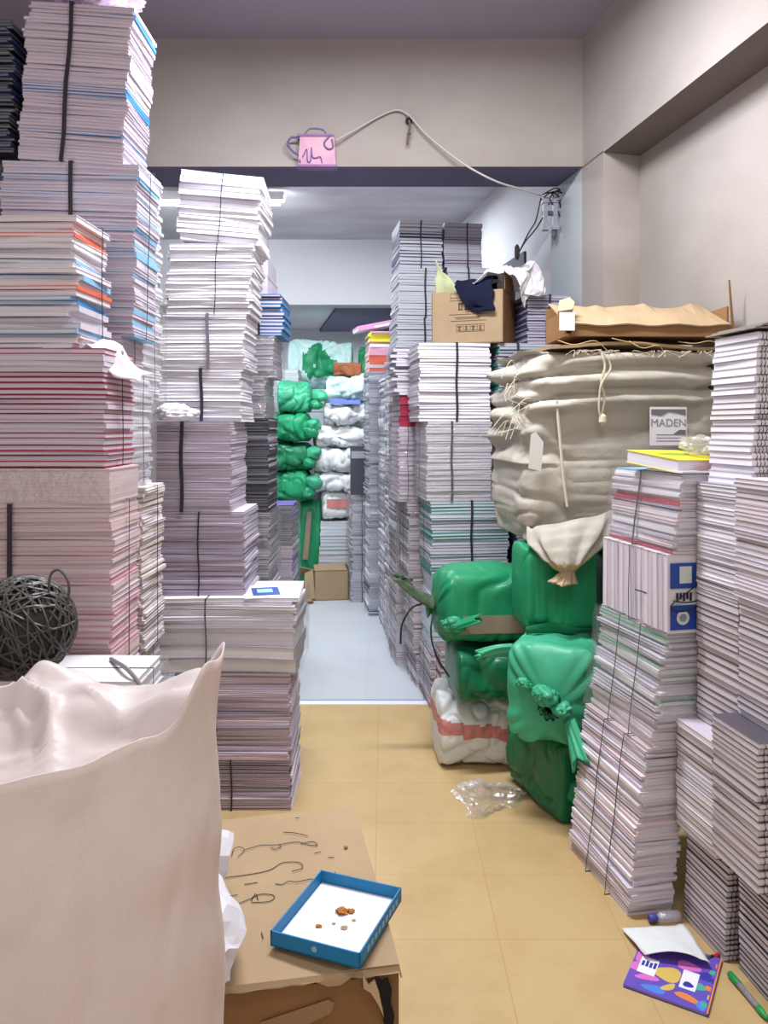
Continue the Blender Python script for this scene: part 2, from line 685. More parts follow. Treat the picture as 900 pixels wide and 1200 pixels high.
def bun(c, label, xl, xr, yt, th, pg, covers, name='book_bundle', cat='bundle', straps=None, wrap=False,
        lean=0.0, roll=0.0, pitch=0.0, jit=0.004, tw=1.2, group=None, l=None, w=None, part='book', spines=('-x', '+x'),
        coil=False, bow=0.0012, dd=0.0, dyaw=0.0, film_mat=None, strap_mat=None, cf=.06, wts=None):
    """One tied bundle: front-left corner at photo column xl, top at photo row yt, standing on the pile so far."""
    d = c.d + dd
    l = l or c.l
    yaw = c.yaw + R(dyaw)
    w = w or (xr - xl) * d / F
    ztop = H + (HY - yt) * d / F
    h = ztop - c.z
    n = max(1, min(70, round(h / th)))
    t = h / n
    X = (xl - CX) * d / F
    cx = X + math.cos(yaw) * w / 2 - math.sin(yaw) * l / 2
    cy = d + math.sin(yaw) * w / 2 + math.cos(yaw) * l / 2
    root = thing(name, label, cat, (cx, cy, c.z + .0005), (R(pitch), R(roll), yaw), group)
    NB[0] += 1
    rng = random.Random(NB[0] * 13 + 5)
    kinds = []
    for i, cv in enumerate(covers):
        kinds.append(book_mesh(w, l, t * .97, pg, cv, spines[i % len(spines)], bow * (1, -1, .4)[i % 3], cf=cf))
    cm = coil_mesh(w * .94, t * .9) if coil else None
    proto = None
    ph = rng.random() * 6
    ws = [rng.uniform(.72, 1.28) for _ in range(n)]
    if wts:
        ws = [wts[min(len(wts) - 1, int(i / n * len(wts)))] for i in range(n)]
    ks = n / sum(ws)
    zb = 0.0
    for i in range(n):
        me = kinds[rng.randrange(len(kinds))] if len(kinds) > 2 else kinds[i % len(kinds)]
        b = bpy.data.objects.new(part, me) if proto is None else proto.copy()
        if proto is None:
            proto = b
        b.data = me
        s = .004 * math.sin(i * .45 + ph)
        b.location = (rng.uniform(-jit, jit) + s * .6 + lean * (i + .5) / n, rng.uniform(-jit, jit) + s, zb)
        b.scale = (1, 1, ws[i] * ks)
        zb += t * ws[i] * ks
        b.rotation_euler = (0, 0, R(rng.uniform(-tw, tw)))
        link(b, root)
        if cm:
            k = bpy.data.objects.new('spiral', cm)
            k.location = (0, -l / 2, 0)
            link(k, b)
    straps = [('f', .5)] if straps is None else straps
    for s in straps:
        bm = bmesh.new()
        bw = s[2] if len(s) > 2 else .011
        if s[0] == 'f':
            band(bm, w, l, h, (s[1] - .5) * w, 'f', bw, jit + .006, lean)
        else:
            band(bm, w, l, h, (s[1] - .5) * l, 's', bw, jit + .006, lean)
        obj('strap', bm, strap_mat or M_STRAP, root)
    if wrap:
        obj('plastic_wrap', shell(w, l, h - .002, jit + .008, lean, NB[0] * 1.3), film_mat or M_FILM, root, True)
    c.z = ztop
    return root


WG = [C_LIGHT, C_GREY]
THIN = .0035  # string
# ---- left, nearest pile behind the open sack (its bundles' right ends show)
c = Col(1.74, .20)
bun(c, 'film wrapped white bundle at the very bottom behind the open sack', -60, 150, 1180, .012, P_WHITE, WG, straps=[('f', .7)])
bun(c, 'film wrapped white bundle in the middle of the pile under the twine ball', -60, 152, 985, .012, P_WHITE, WG, straps=[('f', .7)])
bun(c, 'film wrapped white bundle that the ball of grey twine sits on', -60, 158, 800, .012, P_BRIGHT, [C_WHITE, C_LIGHT],
    straps=[('s', .5, THIN)], wrap=True, film_mat=M_FILM2, jit=.006)

c = Col(2.0, .22)
bun(c, 'white paper bundle in pinkish light standing on the floor at the far left', -40, 128, 985, .011, P_PINK, [C_LIGHT, C_PINK], part='booklet')
bun(c, 'big white booklet bundle in pinkish light on the far left, directly behind the ball of twine', -40, 131, 590, .0085, P_PINK, [C_PINK, P_PINK, C_LIGHT], part='booklet',
    straps=[('f', .31, .013), ('s', .5, THIN)], jit=.003, tw=1.6)
bun(c, 'flat pink wrapped packet lying between the red notebooks and the big pink lit bundle', -40, 132, 548, .09, P_PINK, [P_PINK], name='paper_packet', cat='packet',
    straps=[], part='ream', bow=0, wrap=True)
bun(c, 'bundle of crimson edged notebooks at the far left above the flat pink packet', -40, 124, 408, .0135, P_LILAC, [C_CRIM, P_LILAC, C_RED, C_LIGHT], part='notebook',
    straps=[('s', .45, THIN)], jit=.005, wrap=False, cf=0.16)
bun(c, 'bundle of white booklets with blue and orange covers at the far left', -40, 90, 252, .0135, P_WHITE,
    [C_WHITE, C_SKY, C_WHITE, C_BLUE, P_PINK, C_ORANGE, C_WHITE, C_LIGHT, P_LILAC], part='booklet', straps=[('s', .6, THIN)], jit=.012, tw=4, cf=0.13)

c = Col(2.3, .22)
bun(c, 'cream paper bundle on the floor in the second pile from the left front', 10, 160, 985, .011, P_CREAM, WG, part='booklet')
bun(c, 'cream paper bundle in the second pile, right of the ball of twine', 10, 163, 765, .011, P_CREAM, WG, part='booklet', straps=[('s', .5, THIN)])
bun(c, 'cream spiky edged bundle right behind the big pink lit booklet bundle', 10, 166, 572, .0085, P_CREAM, [C_LIGHT, P_CREAM], part='booklet',
    straps=[('s', .55, THIN)], jit=.006, tw=3)
bun(c, 'film wrapped white bundle right of the crimson edged notebooks', 0, 150, 440, .010, P_BRIGHT, [C_WHITE, C_LIGHT], part='booklet',
    straps=[('s', .5, THIN)], jit=.006, tw=2.5, wrap=True)
bun(c, 'small lilac bundle with red and blue corners under the tall blue edged bundle', 0, 140, 392, .011, P_LILAC, [C_WHITE, P_LILAC, C_LIGHT], part='booklet', straps=[('s', .5, THIN)])
bun(c, 'tall bundle with pale blue edges below the topmost left bundle', -4, 156, 190, .0085, P_LILAC, [P_LILAC, C_SKY, P_COOL, C_LIGHT], part='booklet',
    straps=[('f', .52, .012), ('s', .45, THIN)], jit=.003, tw=1.2, roll=1.6)
bun(c, 'topmost left bundle with one bright blue cover in it, reaching the top of the photo', 20, 143, 4, .0098, P_LILAC,
    [P_LILAC, P_LILAC, C_LIGHT, P_LILAC, P_LILAC, C_BLUE, P_LILAC], part='booklet', straps=[('f', .43, .012)], jit=.003, roll=4.0)

# dark bundle at the top left edge
c2 = Col(2.32, .22, 0, 1.45 + 325 * 2.3 / F)
bun(c2, 'bundle of dark navy covers at the top left edge of the photo', -130, 14, 22, .009, P_DARK, [C_BLACK, C_NAVY, C_BLACK], part='booklet', straps=[], jit=.008, tw=3)
c3 = Col(2.32, .22, 0, 0)
for k, yy in enumerate((1000, 840, 660, 500, 340, 176)):
    bun(c3, 'white bundle stacked against the left wall under the dark navy one', -140, -12, yy, .02, P_WHITE, WG, straps=[('f', .5)], group='bundles against the left wall')

c = Col(2.62, .24)
for xr_, yt_, lab in ((160, 900, 'white bundle at the foot of the third left pile'), (160, 740, 'white bundle in the third left pile, level with the twine ball'),
                      (160, 600, 'cream spiky bundle in the third left pile, beside the purple grey bundles'), (150, 470, 'white bundle in the third left pile, level with the plastic lump'),
                      (164, 330, 'white spiky bundle in the third left pile, left of the white tower'), (164, 190, 'bright spiky white bundle in the third left pile beside the tower top'),
                      (138, 20, 'topmost spiky white bundle of the third left pile')):
    bun(c, lab, xr_ - 110, xr_, yt_, .010, P_BRIGHT, [C_WHITE, C_LIGHT, P_BRIGHT], part='booklet', straps=[('s', .5, THIN)], jit=.009, tw=4, wrap=yt_ in (470, 330))

# ---- the pile by the passage with the white tower on it
c = Col(3.0, .33)
bun(c, 'lowest bundle of the passage pile, grey edged, standing on the yellow floor', 212, 341, 890, .0075, P_LILAC, [C_DARK, P_LILAC, C_GREY], part='booklet',
    straps=[('f', .46, .006)], spines=('+x', '-x'), jit=.003)
bun(c, 'second lowest bundle of the passage pile, under the shiny wide bundle', 212, 340, 790, .0085, P_LILAC, [P_LILAC, C_GREY, P_PINK], part='booklet',
    straps=[('f', .32, .006)], jit=.005, wrap=False)
bun(c, 'wide shiny film wrapped bundle with a blue label on top, in the passage pile', 186, 346, 702, .0235, P_BRIGHT, [C_WHITE, P_LILAC, C_LIGHT, C_GREY], part='booklet',
    straps=[('f', .35, .006)], wrap=True, jit=.010, tw=2.5, bow=.003, wts=[2.6, 2.2, 2.6, .7, .6, .7, .6, .6, .7, .6, .6, .7])
wide = Vector(((300 - CX) * 3.2 / F, 3.14, c.z))
c.d = 3.05
bun(c, 'lower purple grey bundle resting on the shiny wide bundle', 186, 286, 600, .0075, P_LILAC, [P_GREY, C_GREY, P_LILAC], part='booklet', straps=[('f', .47, .006)], jit=.004)
bun(c, 'upper purple grey bundle with a broad black strap, under the white tower', 164, 271, 494, .0105, P_LILAC, [P_GREY, C_LIGHT, C_GREY], part='booklet',
    straps=[('f', .46, .014)], jit=.003)
c.d = 3.12
c.l = .28
bun(c, 'lowest bundle of the white tower on the left', 186, 283, 432, .013, P_BRIGHT, [C_WHITE, C_LIGHT, P_BRIGHT], straps=[('f', .52, .013)], jit=.006, tw=2)
bun(c, 'second lowest bundle of the white tower on the left', 189, 287, 368, .013, P_BRIGHT, [C_WHITE, C_LIGHT, P_BRIGHT], straps=[('f', .56, .012)], jit=.006, tw=2, strap_mat=M_STRAPG)
bun(c, 'third bundle of the white tower, under the tilted top one', 194, 293, 286, .013, P_BRIGHT, [C_WHITE, C_LIGHT, P_BRIGHT, P_BRIGHT], straps=[('f', .58, THIN)], jit=.008, tw=2.5, lean=.012)
c.z += .012
bun(c, 'tilted topmost bundle of the white tower on the left', 206, 302, 203, .020, P_BRIGHT, [C_WHITE, P_BRIGHT, C_LIGHT], straps=[('f', .52, THIN)], jit=.010, tw=3, roll=5)

# ---- behind the white tower
c = Col(3.68, .30)
bun(c, 'grey bundle on the floor behind the passage pile', 205, 318, 840, .016, P_GREY, WG)
bun(c, 'grey bundle behind the passage pile, above the floor one', 205, 318, 690, .016, P_GREY, WG)
bun(c, 'grey film wrapped bundle behind the lower purple grey bundle', 205, 316, 600, .012, P_GREY, [C_GREY, C_LIGHT, C_DARK], wrap=True, straps=[])
bun(c, 'dark charcoal edged bundle right of the upper purple grey bundle', 205, 315, 490, .0075, P_DARK, [C_DARK, P_GREY, C_BLACK], straps=[], part='booklet', jit=.003)
bun(c, 'teal grey film wrapped bundle right of the tower foot', 200, 311, 442, .012, P_GREY, [C_GREY, C_TEAL, C_LIGHT], wrap=True, straps=[])
bun(c, 'grey film wrapped bundle right of the white tower, under the blue striped one', 205, 321, 393, .014, P_GREY, [C_LIGHT, C_GREY], wrap=True, straps=[])
bun(c, 'bundle with bright blue spines beside the white tower', 205, 331, 345, .016, P_LILAC, [C_BLUE, C_NAVY, C_BLUE], straps=[('f', .78)], spines=('+x', '+x'), jit=.007, cf=.2)
bun(c, 'lilac topped block above the blue spined bundle beside the white tower', 205, 314, 302, .085, P_LILAC, [P_LILAC, C_LIGHT], straps=[('f', .80, .006)], part='book', bow=0)

c = Col(4.75, .3)
for yt_, lab, pg_ in ((690, 'white film wrapped bundle on the grey floor at the left of the passage', P_BRIGHT), (640, 'purple tinted bundle at the left of the grey floored passage', P_LILAC),
                      (592, 'dark grey bundle topping the small pile left of the green sacks', P_DARK)):
    bun(c, lab, 270, 343, yt_, .014, pg_, [C_LIGHT, C_PURPLE, C_GREY], wrap=True, straps=[('f', .6, .006)])
c = Col(7.36, .3)
for yt_, lab in ((600, 'pale bundle at the bottom of the pile left of the green sacks'), (560, 'pale bundle second from the bottom left of the green sacks'),
                 (476, 'bright pale bundle right beside the green sacks'), (433, 'pale green tinted paper stack topping the pile by the green sacks')):
    bun(c, lab, 305, 340 if yt_ > 480 else 350, yt_, .022, P_COOL, [C_WHITE, P_COOL, P_BRIGHT], straps=[])

# ---- right hand row along the wall, from its front end back
YW = 7.0
c = Col(3.88, .30, YW)
c.d = 3.88
bun(c, 'narrow brown edged bundle on the floor by the white and red sack', 516, 560, 762, .013, P_WHITE, [C_BROWN, C_LIGHT], straps=[('s', .4, THIN)], l=.13)
c = Col(4.06, .34, YW)
bun(c, 'white bundle on the floor at the front end of the right row', 505, 590, 762, .014, P_WHITE, [C_GREY, C_LIGHT, C_BROWN], straps=[('s', .5, THIN), ('f', .5)])
bun(c, 'pale teal bundle directly behind the long green sack', 508, 606, 676, .025, P_COOL, [P_COOL, C_SKY], straps=[('f', .5)])
bun(c, 'bundle with teal edges on its right half, above the long green sack', 505, 598, 587, .0165, P_COOL, [C_TEAL, C_LIGHT, C_GREY, C_TEAL], straps=[('f', .52, .012), ('s', .5, THIN)], spines=('+x', '-x'), jit=.004, cf=0.16)
bun(c, 'white bundle between the teal edged one and the one under the printed carton', 500, 578, 494, .0145, P_WHITE, [C_LIGHT, C_GREY, P_WHITE], straps=[('f', .38, .012), ('s', .5, THIN)], jit=.004, wrap=True)
bun(c, 'white bundle with a broad black strap right under the printed carton', 491, 577, 401, .0165, P_BRIGHT, [C_GREY, C_WHITE, C_LIGHT], straps=[('f', .52, .012)], jit=.006, cf=0.1)
zcarton = c.z
c = Col(4.10, .32, YW)
bun(c, 'bundle on the floor beside the front of the right row, behind the green sacks', 610, 668, 770, .02, P_WHITE, WG)
bun(c, 'pale bundle behind the green sacks, right of the pale teal one', 610, 668, 678, .02, P_COOL, [C_TEAL, P_COOL])
bun(c, 'bundle with blue spines between the teal edged bundle and the grey bale', 606, 668, 587, .0165, P_WHITE, [C_NAVY, C_GREY], spines=('-x', '-x'), jit=.006)
bun(c, 'white bundle with black spines left of the grey bale', 586, 660, 494, .0145, P_LILAC, [C_BLACK, C_DARK], spines=('-x', '-x'), straps=[('f', .58, .012)], jit=.006)
bun(c, 'bundle with teal and navy edges behind the torn left side of the bale', 584, 660, 402, .0165, P_GREY, [C_TEAL, C_NAVY, C_LIGHT], straps=[('f', .3, .012)], cf=0.16)
bun(c, 'navy grey bundle right of the printed carton', 618, 672, 345, .0165, P_GREY, [C_NAVY, C_GREY], straps=[('f', .5)], dd=.05, cf=0.2)

c = Col(4.43, .32, YW)
bun(c, 'brown speckled bundle on the floor in the second place of the right row', 487, 560, 765, .013, P_WHITE, [C_BROWN, C_GREY, C_LIGHT], straps=[('s', .3, THIN), ('s', .7, THIN)])
bun(c, 'shiny wrapped bundle second from the floor in the second place of the right row', 484, 560, 678, .013, P_WHITE, [C_BROWN, C_GREY, C_LIGHT], straps=[('s', .3, THIN), ('s', .7, THIN)], wrap=True)
bun(c, 'grey edged wrapped bundle beside the teal edged one, second place of the right row', 478, 555, 588, .013, P_LILAC, [C_GREY, C_DARK, C_LIGHT], straps=[('s', .3, THIN), ('s', .7, THIN)], wrap=True, jit=.008)
bun(c, 'lilac wrapped bundle left of the white ones, second place of the right row', 467, 545, 500, .014, P_LILAC, [C_LIGHT, P_LILAC], straps=[('f', .14, THIN)], wrap=True, jit=.005)
c.z += .0
bun(c, 'red covered small bundle left of the white bundles of the right row', 468, 540, 463, .03, P_GREY, [C_RED, C_CRIM], straps=[], spines=('-y', '-y'))
bun(c, 'loose white booklets above the red covered bundle of the right row', 462, 540, 408, .018, P_WHITE, [C_WHITE, C_LIGHT, C_GREY], straps=[], jit=.015, tw=6)

c = Col(4.82, .34, YW)
labs = ('on the floor', 'second from the floor', 'third from the floor', 'fourth from the floor', 'level with the red covered bundle')
for yt_, lb in zip((765, 690, 610, 530, 463), labs):
    bun(c, 'speckled white bundle %s, third place of the right row' % lb, 464, 518, yt_, .014, P_WHITE, [C_GREY, C_LIGHT, C_BROWN], straps=[('s', .5, THIN)], wrap=yt_ in (690, 610))
bun(c, 'white bundle left of the carton, third from the top of the navy striped tower', 462, 520, 405, .016, P_COOL, [C_LIGHT, C_GREY, C_WHITE], jit=.006)
bun(c, 'grey edged bundle left of the carton, second under the navy striped top', 465, 520, 372, .016, P_COOL, [C_GREY, C_LIGHT], jit=.004, straps=[('f', .6)])
bun(c, 'bundle with a white left side just under the navy striped top pair', 467, 520, 314, .017, P_COOL, [C_LIGHT, C_GREY, C_WHITE], jit=.004, straps=[('f', .6)])
ztw = c.z
bun(c, 'left one of the two navy striped bundles topping the right row', 468, 519, 258, .021, P_COOL, [C_NAVY, C_LIGHT, C_NAVY, C_GREY], straps=[('f', .5, .008)], jit=.003, cf=0.22)
c = Col(4.88, .34, YW)
for k, yt_ in enumerate((700, 600, 500, 400)):
    bun(c, 'bundle hidden behind the front of the right row under the navy striped pair', 524, 575, yt_, .03, P_COOL, WG, group='bundles behind the front of the right row')
bun(c, 'bundle behind the printed carton, carrying the right navy striped one', 524, 575, 313, .03, P_COOL, WG)
bun(c, 'right one of the two navy striped bundles topping the right row', 521, 566, 261, .021, P_GREY, [C_NAVY, C_GREY, C_LIGHT, C_GREY], straps=[('f', .6, .008)], jit=.003, cf=0.22)

for d_, xl_, tops, nm in ((5.24, 459, (750, 680, 610, 545, 480, 428), 'fourth'), (5.66, 451, (735, 670, 610, 550, 490, 440), 'fifth')):
    c = Col(d_, .34, YW)
    for yt_, lb in zip(tops, ('on the floor', 'second from the floor', 'third from the floor', 'fourth from the floor', 'fifth from the floor', 'topmost')):
        bun(c, 'thin layered white bundle %s, %s place of the right row' % (lb, nm), xl_, xl_ + 55, yt_, .014, P_COOL, [C_GREY, C_LIGHT, C_WHITE], straps=[('s', .5, THIN)], wrap=yt_ in (680, 550), jit=.007)
c = Col(6.08, .34, YW)
for yt_, lb in zip((700, 640, 580, 520, 470, 435), ('on the floor', 'second from the floor', 'third from the floor', 'fourth from the floor', 'fifth from the floor', 'under the coral covered booklets')):
    bun(c, 'pale wrapped bundle %s in the pile topped by bright magazines' % lb, 432, 480, yt_, .016, P_COOL, [C_GREY, C_LIGHT, C_WHITE, C_NAVY], straps=[('s', .5, THIN)], jit=.008)
bun(c, 'coral covered booklets high in the pile topped by bright magazines', 433, 462, 403, .03, P_PINK, [C_ORANGE, C_PINK, C_WHITE], straps=[], spines=('-y', '-y'), part='booklet')
bun(c, 'bright orange and yellow magazines under the slanted pink one', 433, 464, 388, .02, P_BRIGHT, [C_ORANGE, C_YELLOW, C_PINK], straps=[], spines=('-y', '-y'), part='magazine', jit=.012)
zmag = c.z
c = Col(6.55, .32, YW)
for yt_, lb in zip((668, 640, 605, 580), ('on the floor', 'second from the floor', 'third from the floor', 'topmost')):
    bun(c, 'small clear wrapped bundle %s beside the open brown carton at the back' % lb, 412, 436, yt_, .02, P_COOL, [C_GREY, C_LIGHT], straps=[('f', .5, .006)], wrap=True, jit=.012)
zdark = c.z

# ---- right, the leaning stack by the floor papers
c = Col(2.345, .40, 12)
RW = .145
rs = dict(w=RW, part='booklet')
bun(c, 'lowest thick white bundle of the leaning stack, standing on the yellow floor', 735, 0, 880, 0.0105, P_WHITE, [P_LILAC, C_LIGHT, C_WHITE, P_PINK], lean=.065, straps=[('s', .30, .004), ('s', .62, .004)], jit=.005, tw=1.8, **rs)
bun(c, 'film wrapped white bundle of the leaning stack, below the upright books', 765, 0, 744, 0.0105, P_WHITE, [P_LILAC, C_LIGHT, C_WHITE, C_GREEN, C_WHITE], lean=.045, straps=[('s', .30, .004), ('s', .62, .004)], jit=.009, tw=2.6, wrap=True, **rs)

# upright books with a blue and white cover at the near end
d = c.d
zt = H + (HY - 650) * d / F
hh = zt - c.z
X = (780 - CX) * d / F
yw = c.yaw
root = thing('book_bundle', 'tied row of upright white books with a blue and white cover facing out', 'bundle',
             (X + math.cos(yw) * RW / 2 - math.sin(yw) * .2, d + math.sin(yw) * RW / 2 + math.cos(yw) * .2, c.z + .0005), (0, 0, yw))
nv = 15
tv = .395 / nv
vm = book_mesh(RW, hh * .985, tv * .96, P_LILAC, C_LIGHT, '+y', .0)
vm2 = book_mesh(RW, hh * .985, tv * .96, P_WHITE, C_WHITE, '+y', .0)
for i in range(nv):
    b = bpy.data.objects.new('book', vm if i % 2 else vm2)
    b.rotation_euler = (R(90 + random.uniform(-1.2, 1.2)), 0, R(random.uniform(-1.5, 1.5)))
    b.location = (random.uniform(-.004, .004) + .006, -.2 + tv * (i + 1), hh / 2)
    link(b, root)
    if i == 0:
        first = b
bm = bmesh.new()
box(bm, -.02, .066, -.0, .0012, .135, .21)
box(bm, -.02, .066, -.0, .0012, .012, .085)
p = obj('cover_print', bm, cov('print_blue', '#2c4fa8'), root, loc=(.006 - .044, -.2025, 0))
bm = bmesh.new()
box(bm, .01, .05, -.0006, 0, .15, .20)
obj('barcode_patch', bm, mat('patch_pale', '#cfd8d6', .5), root, loc=(.006 - .044, -.2022, 0))
bm = bmesh.new()
lathe(bm, [(.021, -.0004), (.021, .0004)], 20, 0, Matrix.Translation((-.018, -.2043, .048)) @ Matrix.Rotation(R(90), 4, 'X'))
lathe(bm, [(.012, -.0008), (.012, .0008)], 16, 1, Matrix.Translation((-.018, -.2043, .048)) @ Matrix.Rotation(R(90), 4, 'X'))
obj('emblem', bm, [mat('patch_pale', '#cfd8d6', .5), mat('emblem_grey', '#8a93a8', .5)], root)
bm = bmesh.new()
for k in range(5):
    box(bm, -.004 + k * .011, .003 + k * .011, -.0008, 0, .097 + (k % 2) * .006, .122)
obj('cover_lettering', bm, M_INK, root, loc=(-.035, -.2022, 0))
bm = bmesh.new()
band(bm, RW, .40, hh, 0, 's', .003, .008, 0)
tube(bm, smooth_path([(-.075, -.03, .10), (-.04, -.211, .098), (.03, -.214, .10), (.06, -.213, .105), (.0, -.218, .075), (-.05, -.216, .072), (-.06, -.212, .09), (-.01, -.214, .125), (.05, -.213, .165)], 6), .0022, 5)
obj('string', bm, M_STRING, root)
c.z = zt
bun(c, 'film wrapped bundle of colourful booklets topping the leaning stack, under the yellow book', 790, 0, 556, .0085, P_WHITE, [C_WHITE, P_PINK, C_LIGHT, C_GREY, C_RED, C_SKY, C_WHITE], lean=.03, straps=[('s', .55, .008)],
    jit=.006, tw=2, wrap=True, **rs)
ztop_rs = c.z
Xtop = (800 - CX) * c.d / F

# ---- right, spiral notebooks
sp = dict(name='notebook_bundle', part='notebook', coil=True, straps=[], tw=.8, bow=.0, spines=(None,))
NW = .28
BR = [C_BROWN, C_DARK]
c = Col(2.15, .205, 10)
bun(c, 'lowest grey lined notebook bundle right of the leaning stack, beside the floor papers', 849, 0, 1010, 0.0150, P_WHITE, BR, w=NW, lean=.012, jit=.002, **sp, cf=0.09)
bun(c, 'white notebook bundle second from the floor, right of the leaning stack', 840, 0, 872, 0.0160, P_BRIGHT, [C_LIGHT, C_DARK, C_WHITE], w=NW, jit=.003, **sp)
bun(c, 'brown striped notebook bundle right of the upright blue covered books', 866, 0, 712, 0.0185, P_WHITE, BR, w=.26, jit=.003, **sp, cf=0.09)
bun(c, 'thin leaved notebook bundle right of the yellow book', 866, 0, 570, 0.0105, P_BRIGHT, [C_DARK, C_WHITE, C_GREY], w=.26, jit=.003, **sp)
bun(c, 'topmost notebook bundle at the right edge with thick white leaves', 880, 0, 388, 0.0185, P_BRIGHT, [C_BROWN, C_GREY, C_LIGHT], w=.26, jit=.005, lean=.02, **sp, cf=0.08)
ztop_n = c.z
c = Col(1.92, .205, 8)
bun(c, 'lowest notebook bundle at the right edge, beside the green marker', 923, 0, 1048, 0.0150, P_WHITE, [C_DARK, C_BLACK], w=NW, jit=.002, **sp, cf=0.1)
bun(c, 'pinkish notebook bundle jutting out at the right edge, second from the floor', 889, 0, 872, 0.0165, P_WHITE, BR, w=NW, jit=.003, **sp)
bun(c, 'pink lined notebook bundle at the right edge, third from the floor', 922, 0, 718, 0.0165, P_WHITE, BR, w=NW, jit=.003, **sp, cf=0.08)
bun(c, 'pale pink notebook bundle at the right edge, right under the topmost bundle', 918, 0, 566, 0.0120, P_WHITE, [P_PINK, C_LIGHT, C_BROWN], w=NW, jit=.003, **sp)


# ------------------------------------------------------------------ sacks
def crease(p, s, seed):
    """Sharp valley lines where the noise crosses zero."""
    return max(0.0, 1 - abs(nz(p, s, seed)) * 6) ** 1.4


def crumple(name, label, cat, loc, sx, sy, sz, m, seed=0, rough=.35, fr=5, sub=4, group=None, flat=True, rot=(0, 0, 0), parent=None):
    bm = bmesh.new()
    bmesh.ops.create_icosphere(bm, subdivisions=sub, radius=1)
    for v in bm.verts:
        n = v.co.normalized()
        k = 1 - rough * .5 * crease(n, fr * .6, seed + 8) + rough * nz(n, fr * .35, seed) + rough * .7 * abs(nz(n, fr, seed)) - rough * .5 * abs(nz(n, fr * 2, seed + 4))
        v.co = Vector((n.x * sx * k, n.y * sy * k, n.z * sz * k))
    zmin = min(v.co.z for v in bm.verts)
    for v in bm.verts:
        v.co.z = max(0, v.co.z - zmin * .75)
    o = obj(name, bm, m, parent, not flat, loc)
    o.rotation_euler = rot
    if parent is None:
        tag(o, label, cat, group)
    return o


def sack_mesh(L, W, Hh, mats, necks=(0, 1), seed=0.0, wr=.012, nexp=6.0, tail=.10, mats_fn=None, ang=72, ns=64, pleat=.13):
    """A tied sack lying along x: boxy body, gathered necks, flared tails. z from 0."""
    bm = bmesh.new()
    rows = []
    for i in range(ns + 1):
        u = -1 + 2 * i / ns
        end = 1 if u > 0 else 0
        a = abs(u)
        if necks[end]:
            if a < .55:
                sc, ax, k = 1.0, a / .55 * (L / 2 - .05), 0.0
            elif a < .88:
                q = (a - .55) / .33
                sc = .07 + .93 * max(0, math.cos(q * math.pi / 2)) ** .62
                ax = (L / 2 - .05) + .055 * math.sin(q * math.pi / 2)
                k = q
            else:
                q = (a - .88) / .12
                sc = .07 + .20 * q
                ax = L / 2 + .005 + tail * q
                k = 1.0
        else:
            if a < .8:
                sc, ax, k = 1.0, a / .8 * (L / 2 - .018), 0
            else:
                q = (a - .8) / .2
                sc = max(.02, math.cos(q * math.pi / 2) ** .4)
                ax = (L / 2 - .018) + .018 * math.sin(q * math.pi / 2)
                k = 0
        x = ax * (1 if u > 0 else -1)
        row = []
        for j in range(ang):
            t = 2 * math.pi * j / ang
            e = 2 / (nexp * (1 - .62 * k) if necks[end] else nexp)
            cy = math.copysign(abs(math.cos(t)) ** e, math.cos(t))
            cz = math.copysign(abs(math.sin(t)) ** e, math.sin(t))
            pk = min(1, k * 1.6)
            pl = 1 + pleat * pk * (abs(math.sin(t * 7 + seed * 3 + .8 * math.sin(t * 2 + seed))) - .5) * (1 + .5 * math.sin(t * 3 + seed))
            P = (x, cy * W / 2, cz * Hh / 2)
            dn = wr * .9 * nz(P, 5, seed) - wr * .8 * crease(P, 4.5, seed + 3) - wr * .45 * crease(P, 11, seed + 9)
            sag = 1 + .03 * (1 - cz) * (1 - k)
            y = cy * (W / 2 * sc * pl * sag + dn * (sc > .3))
            z = Hh * .5 * (1 - .2 * (k if necks[end] else 0)) + cz * (Hh / 2 * sc * pl + dn * (sc > .3))
            row.append((x, y, max(0.0, z)))
        rows.append(row)
    vs = quadgrid(bm, rows, 0, True)
    for e in (vs[0], vs[-1]):
        bm.faces.new(e)
    return bm


def flare(parent, name, m, p, dirv, ln, r0, r1, pl=7, curl=(0, 0, 0), seed=1.0, flat=.55):
    """A pleated tuft of gathered cloth: tight at its root, spread at its free end."""
    bm = bmesh.new()
    d = Vector(dirv).normalized()
    a = d.orthogonal().normalized()
    b = d.cross(a)
    rows = []
    for i in range(15):
        q = i / 14
        c_ = Vector(p) + d * ln * q + Vector(curl) * q * q
        rr = r0 * (1 - q) ** 2 + (r0 * .55) * 2 * q * (1 - q) + r1 * q ** 1.3
        row = []
        for j in range(56):
            t = 2 * math.pi * j / 56
            k = 1 + .15 * min(1, .4 + q) * math.sin(t * pl + seed + q * 2.5)
            edge = (.10 * ln * math.sin(t * 3 + seed * 2)) * q ** 3
            row.append(c_ + (a * math.cos(t) + b * math.sin(t) * flat) * rr * k + d * edge)
        rows.append(row)
    vs = quadgrid(bm, rows, 0, True)
    bm.faces.new(vs[0])
    # hollow mouth
    mid = sum((v.co for v in vs[-1]), Vector()) / 56 - d * ln * .35
    c0 = bm.verts.new(mid)
    for k in range(56):
        bm.faces.new((vs[-1][k], vs[-1][(k + 1) % 56], c0))
    return obj(name, bm, m, parent, True)


